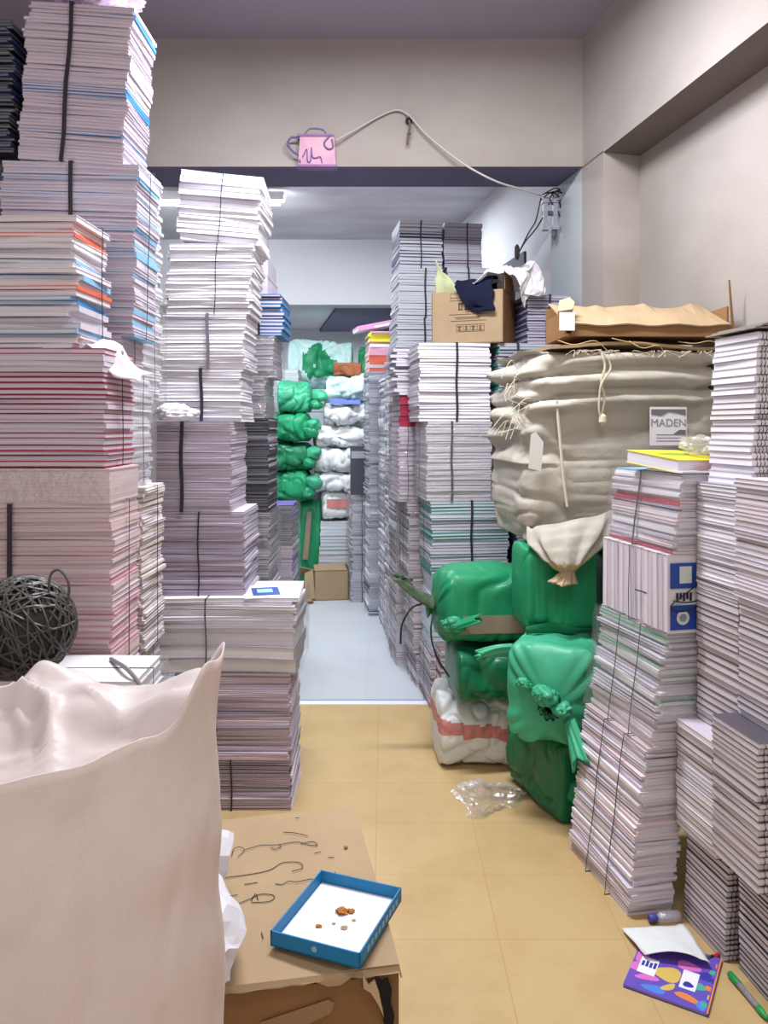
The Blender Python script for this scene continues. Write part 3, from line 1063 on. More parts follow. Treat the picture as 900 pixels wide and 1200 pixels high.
def tied_sack(label, L, W, Hh, loc, yaw, m, name='green_sack', cat='sack', necks=(0, 1), seed=1.0, pitch=0.0, rx=0.0, group=None, tape=None, cord=True, **kw):
    t = thing(name, label, cat, loc, (rx, R(pitch), R(yaw)), group)
    bm = sack_mesh(L, W, Hh, m, necks, seed, mats_fn=None, **kw)
    obj('body', bm, m, t, True)
    for end, sg in ((0, -1), (1, 1)):
        if necks[end] and cord:
            bm = bmesh.new()
            r = max(W, Hh) * .045 + .004
            ring = [(sg * (L / 2 + .01), r * 1.1 * math.cos(q * .52), Hh * .375 + r * 1.1 * math.sin(q * .52)) for q in range(13)]
            tube(bm, ring, .004, 6)
            obj('tie_cord', bm, M_STRING, t)
    if tape:
        a, b, zt0, zt1 = tape
        bm = bmesh.new()
        rows = []
        for i in range(13):
            x = a + (b - a) * i / 12
            rows.append([(x, -W / 2 - .009 - .002 * math.sin(x * 40), zt0), (x, -W / 2 - .010 - .002 * math.sin(x * 40), zt1)])
        quadgrid(bm, rows)
        o = obj('tape', bm, M_TAPE, t)
        s = o.modifiers.new('s', 'SOLIDIFY')
        s.thickness = .001
    return t


# bottom layers first
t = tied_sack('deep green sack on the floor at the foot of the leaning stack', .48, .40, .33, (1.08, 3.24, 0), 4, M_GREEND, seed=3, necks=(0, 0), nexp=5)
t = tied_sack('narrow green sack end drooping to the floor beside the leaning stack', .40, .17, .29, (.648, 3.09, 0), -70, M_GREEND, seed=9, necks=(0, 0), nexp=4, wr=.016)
flare(t, 'gathered_end', M_GREEN, (.19, 0, .14), (1, .1, -.55), .17, .07, .035, seed=2)
bm = bmesh.new()
tube(bm, smooth_path([(-.15, .085, .30), (-.02, .092, .26), (.08, .09, .17), (.17, .07, .06)], 6), .007, 6)
obj('seam', bm, M_GREEND, t, True)
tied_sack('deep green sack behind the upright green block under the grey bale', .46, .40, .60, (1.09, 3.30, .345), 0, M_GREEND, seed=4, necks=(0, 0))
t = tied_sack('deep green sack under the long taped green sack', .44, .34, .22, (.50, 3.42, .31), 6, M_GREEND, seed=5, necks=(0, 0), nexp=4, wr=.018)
crumple('knot', None, None, (.10, -.17, .0), .05, .05, .04, M_GREEN, 25, .5, 1.9, 4, flat=False, parent=t)
t = tied_sack('long green sack with a brown tape band and a twisted tail pointing left', .50, .34, .30, (.47, 3.46, .545), 5, M_GREEN, seed=6, necks=(1, 0), tail=.03, tape=(-.17, .25, .05, .125), nexp=5, wr=.016)
flare(t, 'twisted_tail', mat('green_plastic_worn', '#5a6f58', .5, .4, (30, 30, 30)), (-.26, -.03, .15), (-1, -.25, .35), .17, .034, .016, 3, curl=(-.01, 0, .07), seed=1, flat=.6)
crumple('knot', None, None, (-.20, -.165, .06), .05, .03, .03, M_GREENL, 5, .5, 1.9, 4, flat=False, parent=t)
flare(t, 'gathered_end', M_GREEN, (-.21, -.17, .08), (.8, -.5, .35), .13, .022, .02, 5, seed=3)
bm = bmesh.new()
tube(bm, smooth_path([(-.30, -.03, .15), (-.36, -.05, .13), (-.40, -.05, .06), (-.405, -.05, -.02)], 6), .004, 5)
tube(bm, smooth_path([(-.27, -.10, .13), (-.29, -.15, .05), (-.27, -.18, -.04), (-.22, -.19, -.12)], 6), .004, 5)
obj('loose_cord', bm, M_STRING, t)
t = tied_sack('pale green sack with knotted gathers in front of the upright green block', .27, .33, .36, (.640, 2.985, .30), -108, M_GREENL, seed=7, necks=(0, 1), nexp=5, wr=.016, pleat=.22, tail=.0, cord=False)
for p, r_, sd in (((.165, -.02, .155), .042, 1), ((.17, .045, .125), .036, 3), ((.155, -.09, .20), .030, 6)):
    o = crumple('knot', None, None, p, r_, r_, r_ * .8, M_GREENL, sd * 7, .55, 1.9, 4, flat=False, parent=t)
flare(t, 'gathered_tail', M_GREENL, (.165, .07, .11), (.55, .35, -.75), .15, .028, .05, 9, seed=5, flat=.6)
flare(t, 'gathered_tail', M_GREENL, (.02, -.155, .30), (.25, -1, .05), .13, .035, .026, 6, curl=(0, 0, -.03), seed=8, flat=.6)
t = tied_sack('upright smooth green wrapped block under the corner of the grey bale', .30, .20, .33, (.675, 3.16, .660), 8, M_GREEN, seed=8, necks=(0, 0), nexp=9, wr=.010)
bm = bmesh.new()
rows = []
for i in range(15):
    u = i / 14
    rows.append([(-.15 + .30 * u, -.105 - .006 * math.sin(u * 9), .025 + .012 * math.sin(u * 6)), (-.15 + .30 * u, -.115 - .008 * math.sin(u * 13), .0 + .008 * math.sin(u * 7)), (-.15 + .30 * u, -.10, -.004)])
quadgrid(bm, rows)
obj('tucked_fold', bm, M_GREEND, t, True)


# white and red sack on the floor under the green ones
def wr_m(p):
    return 1 if -.06 < p.x < .06 else 0


t = thing('white_sack', 'white woven sack with a faded red band on the floor under the green sacks', 'sack', (.45, 3.52, 0), (0, 0, R(4)))
bm = sack_mesh(.46, .36, .31, None, (0, 0), 11, nexp=3.2, wr=.028, ang=140, ns=90)
for f in bm.faces:
    cz = f.calc_center_median()
    f.material_index = 1 if .13 < cz.z + .15 * cz.x + .012 * nz(cz, 6, 2) < .19 else 0
obj('body', bm, [M_WSACK, M_REDP], t, True)


crumple('plastic_bag', 'clear crumpled plastic bag lying on the yellow floor', 'plastic bag', at(570, 928, 3.1) * 1 + Vector((0, 0, -.05)), .115, .13, .035, M_FILM2, 21, .5)

# ------------------------------------------------------------------ the grey bale
bw, bd = .80, .60
BZ0 = 1.0
t = thing('cloth_bale', 'large bale sewn in pale grey cloth with a paper label, resting on the green sacks', 'bale', (.545, 3.06, BZ0), (0, 0, R(6)))
bm = bmesh.new()
rows = []
NA, NZ_ = 200, 110
for j in range(NZ_ + 1):
    v = j / NZ_
    z = v * .745
    row = []
    for i in range(NA):
        th = 2 * math.pi * i / NA
        e = 2 / 10
        cx_ = math.copysign(abs(math.cos(th)) ** e, math.cos(th))
        cy_ = math.copysign(abs(math.sin(th)) ** e, math.sin(th))
        x = .40 + cx_ * bw / 2
        y = .31 + cy_ * bd / 2
        fold = min(1, max(0, (v - .62) / .12))
        P = (x * 1.5, y * 1.5, z * 2.4)
        out = .016 * nz(P, 1.6, 3) - .010 * crease(P, 2.2, 5) - .006 * crease((x * 2, y * 2, z * 5), 2.5, 11) + .004 * nz(P, 9, 3)
        # long folds run across the top and fan out from the left shoulder
        zl = .44 + .10 * min(1, max(0, x) / .55) + .02 * math.sin(x * 7)
        fq = (z - zl) / (.745 - zl)
        wv = abs(math.sin(fq * (5.2 - .9 * min(1, max(0, x) / .4)) * math.pi / 1.6 + .5 * nz((x, y, z), 3, 2)))
        if fq > 0:
            out += min(1, fq * 6) * .052 * (wv ** .6 - .55) * (1 - .15 * min(1, max(0, x)))
        left = max(0, 1 - (x + .02) / .25)
        out += -.02 * left * fold + .02 * left * math.sin(z * 50 + 4 * nz((x, y, z), 4)) * (v > .4)
        zz = z + .012 * fold * nz((x, y, 0), 5, 4)
        if v < .16:                                            # sagging lower edge, drawn to the left corner
            q = 1 - v / .16
            zz += q * (.06 * (x - .2)) * (x > .2)
            x += (.22 - x) * .10 * q
            y += (.1 - y) * .06 * q
        row.append((x + cx_ * out, y + cy_ * out, zz))
    rows.append(row)
vs = quadgrid(bm, rows, 0, True)
bm.faces.new(vs[-1])
bm.faces.new(vs[0])
obj('body', bm, M_BALE, t, True)
# gathered lower lip and its tied corner, hanging in front of the green block
bm = bmesh.new()
rows = []
for j in range(29):
    v = j / 28
    row = []
    for i in range(84):
        th = 2 * math.pi * i / 84
        if v < .8:
            rr = .13 + .87 * math.cos(v / .8 * math.pi / 2) ** .9
        else:
            rr = .13 + .16 * (v - .8) / .2
        pl = 1 + .10 * math.sin(th * 10 + 2 * v) * min(1, v * 3) + .05 * math.sin(th * 23) * v
        x = .21 + .19 * math.cos(th) * rr * pl - .085 * v
        y = .05 + .09 * math.sin(th) * rr * pl - .125 * min(1, v * 1.5)
        z = .10 - .24 * v + .04 * math.cos(th) * (1 - v) + .010 * nz((x, y, v), 9, 2) - .012 * crease((x, y, v * .2), 6, 4)
        row.append((x, y, z))
    rows.append(row)
vs = quadgrid(bm, rows, 0, True)
bm.faces.new(vs[-1])
for f in bm.faces:
    f.material_index = 1 if f.calc_center_median().z + .05 * nz(f.calc_center_median(), 9, 3) < -.05 else 0
obj('gathered_corner', bm, [M_BALE, M_JUTE], t, True)
# frayed left shoulder
bm = bmesh.new()
rng = random.Random(4)
for k in range(26):
    x0, z0 = rng.uniform(-.02, .03), rng.uniform(.42, .70)
    p0 = Vector((x0, rng.uniform(-.01, .2), z0))
    tube(bm, smooth_path([p0, p0 + Vector((-.03, -.02, rng.uniform(-.02, .04))), p0 + Vector((rng.uniform(-.09, -.03), -.03, rng.uniform(-.06, .03)))], 4), .0016, 4)
for k in range(30):
    p0 = Vector((rng.uniform(.1, .8), rng.uniform(-.045, -.02), .725))
    tube(bm, smooth_path([p0, p0 + Vector((rng.uniform(-.03, .03), -.02, .018)), p0 + Vector((rng.uniform(-.06, .06), -.035, rng.uniform(-.01, .01)))], 4), .0014, 4)
obj('frayed_threads', bm, mat('jute_thread', '#cfc4ac', .9), t)
bm = bmesh.new()
pth = smooth_path([(.29, -.035, .74), (.30, -.045, .68), (.285, -.045, .62), (.30, -.04, .56), (.29, -.035, .49)], 6)
tube(bm, pth, .005, 6)
tube(bm, [p + Vector((.022 * math.sin(i * .25), -.004, 0)) for i, p in enumerate(pth)], .004, 6)
lathe(bm, [(.004, -.03), (.016, -.012), (.014, .01), (.004, .02)], 10, 0, Matrix.Translation((.295, -.036, .48)))
obj('tie_rope', bm, mat('jute_thread', '#cfc4ac', .9), t)
bm = bmesh.new()
tube(bm, smooth_path([(.12, -.010, .55), (.13, -.008, .45), (.14, -.006, .35), (.15, -.005, .25), (.165, -.004, .14)], 6), .006, 6)
obj('seam', bm, mat('seam_cloth', '#d9d4c8', .9), t)
# label
bm = bmesh.new()
box(bm, -.075, .075, -.002, 0, -.075, .075)
lb = obj('paper_label', bm, mat('label_paper', '#eceaf0', .5), t, loc=(.565, -.022, .452))
bm = bmesh.new()
prism(bm, [(-.07, .045), (-.03, .04), (0, .055), (.035, .05), (.07, .042), (.07, .066), (-.07, .066)], 0, .001)
prism(bm, [(.02, -.03), (.07, -.035), (.07, -.015), (.045, -.014)], 0, .001)
o = obj('label_print', bm, mat('label_grey_print', '#77747c', .6), lb, loc=(0, -.0022, 0))
o.rotation_euler = (R(90), 0, 0)
text_mesh('MADEN', .042, mat('label_text', '#8d8a94', .6), 'lettering', lb, Matrix.Translation((0, -.0026, .012)) @ Matrix.Rotation(R(90), 4, 'X'))
bm = bmesh.new()
for k in range(3):
    box(bm, -.05, .05, -.0026, -.002, -.035 - .012 * k, -.032 - .012 * k)
obj('label_line', bm, mat('label_text', '#8d8a94', .6), lb)
# hanging tag on the left
bm = bmesh.new()
prism(bm, [(-.03, -.07), (.02, -.08), (.03, .03), (.0, .07), (-.02, .06)], 0, .002)
o = obj('cloth_tag', bm, mat('tag_pale', '#dedbd6', .8), t, loc=(.035, -.022, .36))
o.rotation_euler = (R(90), 0, 0)

# flattened cardboard on the bale
t = thing('cardboard_sheet', 'flattened cardboard sheet lying directly on the grey bale', 'cardboard', (.97, 3.36, 1.762), (0, 0, R(6)))
bm = bmesh.new()
rows = []
for i in range(21):
    u = i / 20
    rows.append([(-.36 + .74 * u, y, .01 + .010 * math.sin(u * 7 + y * 5) + .004 * nz((u * 3, y, 0), 4)) for y in (-.27, -.1, .1, .27)])
quadgrid(bm, rows)
o = obj('sheet', bm, M_CARD, t)
s = o.modifiers.new('s', 'SOLIDIFY')
s.thickness = .012
bm = bmesh.new()
for pts in ([(-.12, -.28, .03), (-.06, -.31, .012), (.0, -.31, .01), (.06, -.30, .0)], [(-.33, -.27, .02), (-.28, -.31, .0), (-.2, -.315, .015), (-.15, -.31, -.02)],
            [(-.05, -.28, .02), (-.01, -.315, -.01), (.05, -.32, .0), (.08, -.31, -.03)], [(.15, -.28, .02), (.2, -.31, .01), (.27, -.31, .02), (.33, -.31, -.01)]):
    tube(bm, smooth_path(pts, 6), .0018, 4)
obj('straw_threads', bm, mat('straw', '#c9a878', .9), t)

# open cardboard carton lying on it
t = thing('cardboard_carton', 'large opened tan carton lying on top of the grey bale', 'carton', (1.015, 3.31, 1.800), (0, 0, R(2)))
bm = bmesh.new()
w2 = .325
rows = [[(-w2, -.22, 0), (-w2, -.24, .045)], [(w2, -.22, 0), (w2, -.24, .045)]]
prism(bm, [(-w2, -.22), (w2, -.22), (w2, .08), (-w2, .08)], 0, .012)
box(bm, -w2, w2, .07, .08, .01, .15)
box(bm, -w2, -w2 + .008, -.22, .08, .01, .10)
box(bm, w2 - .008, w2, -.22, .08, .01, .12)
obj('body', bm, M_CARDD, t)
bm = bmesh.new()
quadgrid(bm, [[(-w2 + .62 * i / 16 * 1.04, -.245 + .002 * math.sin(i), .045 + .004 * math.sin(i * 1.3)), (-w2 + .62 * i / 16 * 1.04, -.12, .105 + .004 * math.sin(i * .7)),
               (-w2 + .62 * i / 16 * 1.04, .03, .155 + .006 * math.sin(i * .9) + (.012 if i % 5 == 0 else 0))] for i in range(17)])
o = obj('top_flap', bm, M_CARD, t)
s = o.modifiers.new('s', 'SOLIDIFY')
s.thickness = .006
bm = bmesh.new()
box(bm, -.30, w2, -.236, -.228, .0, .043)
obj('front_panel', bm, M_CARDD, t)
bm = bmesh.new()
prism(bm, [(0, 0), (.06, .012), (.068, .05), (.05, .075), (.01, .06)], 0, .006)
prism(bm, [(.0, -.02), (.055, -.01), (.06, .01), (.0, -.002)], 0, .03)
o = obj('torn_flap', bm, M_CARDP, t, loc=(-w2 - .02, -.2, .095))
o.rotation_euler = (R(55), 0, R(-10))
bm = bmesh.new()
box(bm, -.03, .03, -.001, 0, -.035, .035)
obj('paper_label', bm, mat('label_paper', '#eceaf0', .5), t, loc=(-w2 + .005, -.247, .055))
bm = bmesh.new()
prism(bm, [(0, 0), (.012, 0), (-.008, .22), (-.014, .22)], 0, .005)
o = obj('end_flap', bm, M_CARDD, t, loc=(w2 + .004, -.235, .0))
o.rotation_euler = (R(90), 0, R(0))

# thin boards on the topmost notebook bundle
t = thing('board_sheets', 'thin grey boards lying on the topmost notebook bundle at the right edge', 'boards', (1.17, 2.29, ztop_n + .008), (0, 0, R(8)))
for k in range(3):
    bm = bmesh.new()
    box(bm, -.19 + .02 * k, .2, -.13, .12, .007 * k, .007 * k + .004)
    obj('board', bm, mat('board_grey', '#8f8783', .8, .1), t)

# ------------------------------------------------------------------ yellow book, film lump on the leaning stack
cxt, cyt = Xtop + .03, 2.54
t = thing('yellow_book', 'thick yellow covered book lying on the leaning stack', 'book', (cxt + .015, cyt - .03, ztop_rs + .012), (R(5), R(1), R(18)))
bm = bmesh.new()
box(bm, -.098, .098, -.125, .125, .002, .038)
obj('pages', bm, P_WHITE, t)
bm = bmesh.new()
box(bm, -.1, .1, -.13, .13, .038, .041)
box(bm, -.1, .1, -.13, .13, 0, .002)
box(bm, .098, .1, -.13, .13, .002, .038)
obj('cover', bm, C_YELLOW, t)
bm = bmesh.new()
lathe(bm, [(.055, .0411), (.055, .0416)], 20, 0, Matrix.Translation((-.01, .01, 0)) @ Matrix.Scale(.6, 4, (0, 1, 0)))
obj('cover_print', bm, cov('print_olive', '#8fae4a'), t)
crumple('plastic_film', 'clump of clear film on the right end of the yellow book', 'plastic', (cxt + .075, cyt - .05, ztop_rs + .055), .055, .07, .03, M_FILM2, 31, .6)
t = thing('booklet', 'white booklet with a red title sticking out under the yellow book', 'booklet', (cxt + .03, cyt - .10, ztop_rs + .004), (R(0), 0, R(14)))
bm = bmesh.new()
box(bm, -.09, .075, -.09, .10, 0, .006)
obj('pages', bm, P_BRIGHT, t)
bm = bmesh.new()
box(bm, -.03, .06, -.085, -.06, .006, .007)
obj('title_print', bm, C_RED, t)

# ------------------------------------------------------------------ printed carton on the right row
t = thing('printed_carton', 'open brown carton with printed handling symbols, stuffed with cloth and plastic', 'carton', (0, 0, 0), (0, 0, 0))
yc = R(-20)
fr = at(590, 400, 4.08)
cw, cl, ch = .385, .33, .275
t.location = (fr.x, fr.y, zcarton + .002)
t.rotation_euler = (0, 0, yc)
bm = bmesh.new()
for a in ((-cw, 0, 0, .006, 0, ch), (-cw, 0, cl - .006, cl, 0, ch), (-cw, -cw + .006, 0, cl, 0, ch), (-cw, 0, 0, cl, 0, .006)):
    box(bm, *a)
obj('body', bm, M_CARD, t)
bm = bmesh.new()
box(bm, -.006, 0, 0, cl, 0, ch)
obj('side_panel', bm, M_CARDD, t)
bm = bmesh.new()
box(bm, -.0, .004, .02, cl - .02, ch - .0, ch + .09)
o = obj('flap', bm, M_CARDD, t)
bm = bmesh.new()
q = -.0012
def pr(x0, x1, z0, z1):
    box(bm, x0, x1, q, 0, z0, z1)
for (x, z) in ((-.24, .175), (-.205, .175)):
    pr(x, x + .026, z, z + .006); pr(x, x + .026, z + .032, z + .038); pr(x + .002, x + .01, z, z + .038); pr(x + .016, x + .022, z, z + .038)
for k in range(8):
    pr(-.165 + .012 * math.cos(k * .785), -.159 + .012 * math.cos(k * .785), .19 + .012 * math.sin(k * .785), .196 + .012 * math.sin(k * .785))
for x0, x1, z in ((-.29, -.10, .152), (-.26, -.12, .137), (-.28, -.09, .118)):
    pr(x0, x1, z, z + .003)
for k in range(14):
    pr(-.25 + k * .009, -.245 + k * .009, .128, .134)
pr(-.25, -.10, .062, .0645); pr(-.25, -.10, .098, .1005)
for k in range(5):
    pr(-.25 + k * .0369, -.2475 + k * .0369, .062, .1)
for k in range(4):
    x = -.243 + k * .037
    pr(x, x + .022, .068, .072); pr(x + .006, x + .014, .072, .092); pr(x, x + .022, .086 + .004 * (k % 2), .092)
for x0, x1, z in ((-.28, -.20, .262), (-.28, -.20, .24), (-.28, -.20, .225)):
    pr(x0, x1, z, z + .0025)
pr(-.282, -.28, .222, .264); pr(-.2, -.198, .222, .264)
obj('printed_symbols', bm, mat('print_brown', '#5a4636', .7), t)

Mt = Matrix.Translation(t.location) @ Matrix.Rotation(yc, 4, 'Z')


def cloth_heap(name, label, cat, pts, th, m, seed, amp=.02, K=6, flat=False):
    """A crumpled sheet lofted through rows of points."""
    bm = bmesh.new()
    rows = []
    nr, ncl = len(pts), len(pts[0])
    for i in range((nr - 1) * K + 1):
        row = []
        for j in range((ncl - 1) * K + 1):
            a, b = i / K, j / K
            i0, j0 = min(int(a), nr - 2), min(int(b), ncl - 2)
            fa, fb = a - i0, b - j0
            p = (Vector(pts[i0][j0]) * (1 - fa) * (1 - fb) + Vector(pts[i0 + 1][j0]) * fa * (1 - fb) +
                 Vector(pts[i0][j0 + 1]) * (1 - fa) * fb + Vector(pts[i0 + 1][j0 + 1]) * fa * fb)
            n = Vector((nz(p, 9, seed), nz(p, 9, seed + 7), nz(p, 9, seed + 13)))
            n2 = Vector((nz(p, 25, seed), nz(p, 25, seed + 7), nz(p, 25, seed + 13)))
            row.append(p + n * amp + n2 * amp * .4)
        rows.append(row)
    quadgrid(bm, rows)
    o = obj(name, bm, m, None, not flat)
    s = o.modifiers.new('s', 'SOLIDIFY')
    s.thickness = th
    return tag(o, label, cat)


L_ = lambda x, y, z: Mt @ Vector((x, y, z))
M_NAVY = mat('navy_cloth', '#1d2138', .9, .25, (8, 8, 8), bump=.3, bscale=20, spec=.1)
cloth_heap('navy_cloth', 'dark navy cloth hanging over the front edge of the printed carton', 'cloth',
           [[L_(-.30, .17, .20), L_(-.26, .10, .31), L_(-.24, .02, .325), L_(-.25, -.02, .29), L_(-.235, -.03, .25)],
            [L_(-.20, .17, .22), L_(-.19, .10, .33), L_(-.18, .02, .335), L_(-.19, -.03, .24), L_(-.17, -.03, .17)],
            [L_(-.12, .17, .24), L_(-.12, .10, .34), L_(-.12, .02, .345), L_(-.12, -.03, .24), L_(-.12, -.03, .135)],
            [L_(-.05, .17, .24), L_(-.05, .10, .33), L_(-.06, .02, .34), L_(-.055, -.03, .25), L_(-.06, -.03, .155)]], .008, M_NAVY, 3, .035)
M_YC = mat('yellow_green_plastic', '#dfe7b4', .5, .15, (5, 5, 5), trans=.2)
cloth_heap('yellow_plastic', 'pale yellow green plastic sheet sticking up at the left end of the printed carton', 'plastic',
           [[L_(-.375, .10, .16), L_(-.375, .09, .32), L_(-.385, .08, .475)], [L_(-.33, .09, .18), L_(-.325, .08, .30), L_(-.35, .07, .40)],
            [L_(-.27, .06, .2), L_(-.26, .04, .29), L_(-.28, .05, .33)]], .003, M_YC, 5, .018)
cloth_heap('white_plastic', 'white crumpled plastic spilling from the right end of the printed carton', 'plastic',
           [[L_(-.15, .22, .25), L_(-.14, .12, .36), L_(-.13, .04, .36), L_(-.15, .02, .32)], [L_(-.06, .22, .30), L_(-.05, .12, .39), L_(-.05, .05, .40), L_(-.06, .0, .36)],
            [L_(.03, .24, .33), L_(.02, .15, .44), L_(.04, .06, .44), L_(.05, -.01, .33)], [L_(.10, .26, .30), L_(.12, .18, .42), L_(.13, .05, .40), L_(.12, .0, .26)],
            [L_(.14, .24, .22), L_(.17, .16, .34), L_(.17, .06, .28), L_(.13, .02, .17)]], .003, M_PLAST, 8, .075, 5, True)

# ------------------------------------------------------------------ small loose things on the left piles
p = at(218, 478, 3.1)
crumple('plastic_film', 'white film lump on the upper purple grey bundle at the tower foot', 'plastic', (-.78, 2.99, 1.474), .085, .05, .032, M_PLAST, 12, .45, fr=2.2, flat=False)
cloth_heap('plastic_film', 'white torn film spilling down the right side of the red notebooks', 'plastic',
           [[Vector((-.80, 2.04, 1.655)), Vector((-.755, 2.03, 1.662)), Vector((-.715, 2.03, 1.64)), Vector((-.69, 2.03, 1.585))],
            [Vector((-.80, 2.12, 1.66)), Vector((-.75, 2.12, 1.672)), Vector((-.70, 2.12, 1.65)), Vector((-.655, 2.12, 1.575))],
            [Vector((-.79, 2.20, 1.66)), Vector((-.75, 2.20, 1.672)), Vector((-.69, 2.21, 1.63)), Vector((-.645, 2.22, 1.60))]], .002, M_PLAST, 14, .025)
crumple('plastic_film', 'colourful printed film scrap on the very top of the left piles', 'plastic', (-.86, 2.40, 2.70), .12, .09, .05, mat('printed_film', '#efe6f0', .4, 0, (14, 14, 14), col2='#c8a0c8'), 15, .5)
# loose magazine on the bright pile
t = thing('magazine', 'slanted pink covered magazine on top of the bright magazines pile', 'magazine', at(441, 380, 6.2) + Vector((0, .1, 0)), (0, R(-12), R(12)))
t.location.z = zmag + .045
bm = bmesh.new()
box(bm, -.17, .17, -.12, .12, 0, .03)
obj('pages', bm, P_BRIGHT, t)
bm = bmesh.new()
box(bm, -.172, .172, -.125, .125, .03, .036)
box(bm, -.172, -.04, -.127, -.121, .0, .03)
obj('cover', bm, cov('cover_magenta', '#e58fc0'), t)
# dark board pile by the back sacks
t = thing('dark_binder', 'dark grey block standing on the small clear wrapped bundles at the back', 'block', (-.22, 6.62, zdark + .002), (0, 0, R(4)))
bm = bmesh.new()
box(bm, -.06, .06, -.09, .1, 0, .40)
obj('cover', bm, cov('binder_dark', '#4b4b5a'), t)
bm = bmesh.new()
box(bm, -.055, .055, -.092, -.088, .30, .36)
obj('paper_label', bm, P_GREY, t)

# label on the shiny wide bundle
t = thing('printed_leaflet', 'white leaflet with a blue printed badge on the shiny wide bundle', 'leaflet', (-.465, 3.10, wide.z + .006), (R(4), 0, R(14)))
bm = bmesh.new()
box(bm, -.085, .09, -.085, .09, 0, .002)
obj('sheet', bm, P_BRIGHT, t)
bm = bmesh.new()
box(bm, -.05, .055, -.055, .055, .002, .003)
obj('badge', bm, cov('print_blue', '#2c4fa8'), t)
bm = bmesh.new()
box(bm, -.03, .03, -.02, .03, .003, .004)
obj('badge_print', bm, mat('badge_pale', '#9fd0c0', .5), t)

# ------------------------------------------------------------------ ball of twine
t = thing('twine_ball', 'ball of dark grey strapping twine on the pile behind the open sack', 'twine ball', (-.81, 1.78, .888))
bm = bmesh.new()
bmesh.ops.create_uvsphere(bm, u_segments=32, v_segments=20, radius=.108)
for v in bm.verts:
    v.co.z = v.co.z * .98 + .112
obj('core', bm, mat('twine_dark', '#343230', .6), t, True)
bm = bmesh.new()
rng = random.Random(3)
for k in range(80):
    nrm = Vector((rng.gauss(0, 1), rng.gauss(0, 1), rng.gauss(0, .55))).normalized()
    a = nrm.orthogonal().normalized()
    b = nrm.cross(a)
    off = rng.uniform(-.055, .055)
    rad = math.sqrt(max(0, .113 ** 2 - off ** 2))
    s0 = rng.random() * 6
    ext = rng.uniform(2.4, 6.2)
    tube(bm, [nrm * off + (a * math.cos(s0 + ext * q / 20) + b * math.sin(s0 + ext * q / 20)) * (rad + .0015 * math.sin(q + k)) + Vector((0, 0, .113)) for q in range(21)], .0026, 4)
o = obj('winding', bm, M_TWINE, t)
bm = bmesh.new()
tube(bm, smooth_path([(.07, -.03, .19), (.075, -.03, .235), (.095, -.03, .245), (.115, -.03, .215), (.112, -.03, .17)], 6), .003, 6)
obj('loose_end', bm, M_TWINE, t)
bm = bmesh.new()
tube(bm, smooth_path([at(130, 772, 1.90), at(150, 785, 1.78), at(165, 805, 1.74), at(172, 830, 1.74), at(175, 850, 1.74)], 6), .005, 6)
tag(obj('strap_end', bm, mat('strap_pale', '#8d8488', .5)), 'loose grey strap end curving down behind the open sack corner', 'strap')

# ------------------------------------------------------------------ open woven sack in the foreground
t = thing('woven_sack', 'big open white woven sack standing in the left foreground', 'sack', (-.62, 1.14, 0))
A, B = .388, .175
NA = 160


def rim(th):
    c_ = math.cos(th)
    ear = math.exp(-((1 - c_) / .085) ** 2.2) * .082 + math.exp(-((1 - c_) / .40) ** 1.3) * .036 - .006 * math.exp(-((1 - c_) / .01))
    earl = math.exp(-((1 + c_) / .10)) * .06
    return 1.012 + ear + earl + .004 * math.sin(th * 7) + .003 * math.sin(th * 17)


def sack_xy(th, k=1.0):
    cx_ = math.copysign(abs(math.cos(th)) ** 1.12, math.cos(th))
    cy_ = math.copysign(abs(math.sin(th)) ** .95, math.sin(th))
    return cx_ * A * k, cy_ * B * k, cx_, cy_


bm = bmesh.new()
rows = []
for j in range(71):
    v = j / 70
    row = []
    for i in range(NA):
        th = 2 * math.pi * i / NA
        x, y, cx_, cy_ = sack_xy(th)
        bul = 1 + .12 * math.sin(v * math.pi * .9)
        z = v * rim(th)
        P = (x * 1.4, y * 1.4, z * .9)
        n = .014 * nz(P, 3, 2) - .009 * crease(P, 2.6, 6) - .005 * crease((x * 3, y * 3, z * 1.2), 4, 16) + .0012 * nz((x, y, z), 40, 3)
        edge = math.exp(-((A - x) / .07) ** 2)
        n += .006 * math.sin(z * 30 + 3 * nz((x, y, z), 3)) * edge
        # the ear flops back a little, the rim rolls outwards
        roll = max(0, (v - .93) / .07)
        n += .006 * roll ** 2 + .006 * roll * nz((x, y, 0), 14, 9)
        row.append((x + cx_ * n * .5, y * bul + n * (1 if cy_ > 0 else -1) * min(1, abs(cy_) * 3), z))
    rows.append(row)
vs = quadgrid(bm, rows, 0, True)
bm.faces.new(vs[0])
o = obj('body', bm, M_SACK, t, True)
s = o.modifiers.new('s', 'SOLIDIFY')
s.thickness = .002
# liner and plastic in the mouth
bm = bmesh.new()
rows = []
for j in range(40):
    v = j / 39
    row = []
    for i in range(110):
        th = 2 * math.pi * i / 110
        x, y, cx_, cy_ = sack_xy(th, .95 * (1 - v * .985))
        m_ = math.sin(min(1, v * 1.5) * math.pi / 2)
        z = (rim(th) - .035) * (1 - m_) + 1.03 * m_
        P = (x, y, 0)
        z += m_ * (-.012 + .05 * nz(P, 4, 3) + .045 * abs(nz(P, 9, 4)) + .026 * crease(P, 6, 8) + .010 * crease(P, 13, 2) + .06 * math.exp(-((x - .16) ** 2 + (y - .08) ** 2) / .012))
        z += m_ * .04 * math.exp(-((x - .10) ** 2 + (y - .08) ** 2) / .0012)
        row.append((x, y, z))
    rows.append(row)
vs = quadgrid(bm, rows, 0, True)
bm.faces.new(vs[-1])
obj('plastic_liner', bm, mat('liner_plastic', '#efe3e2', .38, .06, (5, 5, 5), bump=.3, bscale=16, trans=.2), t, True)

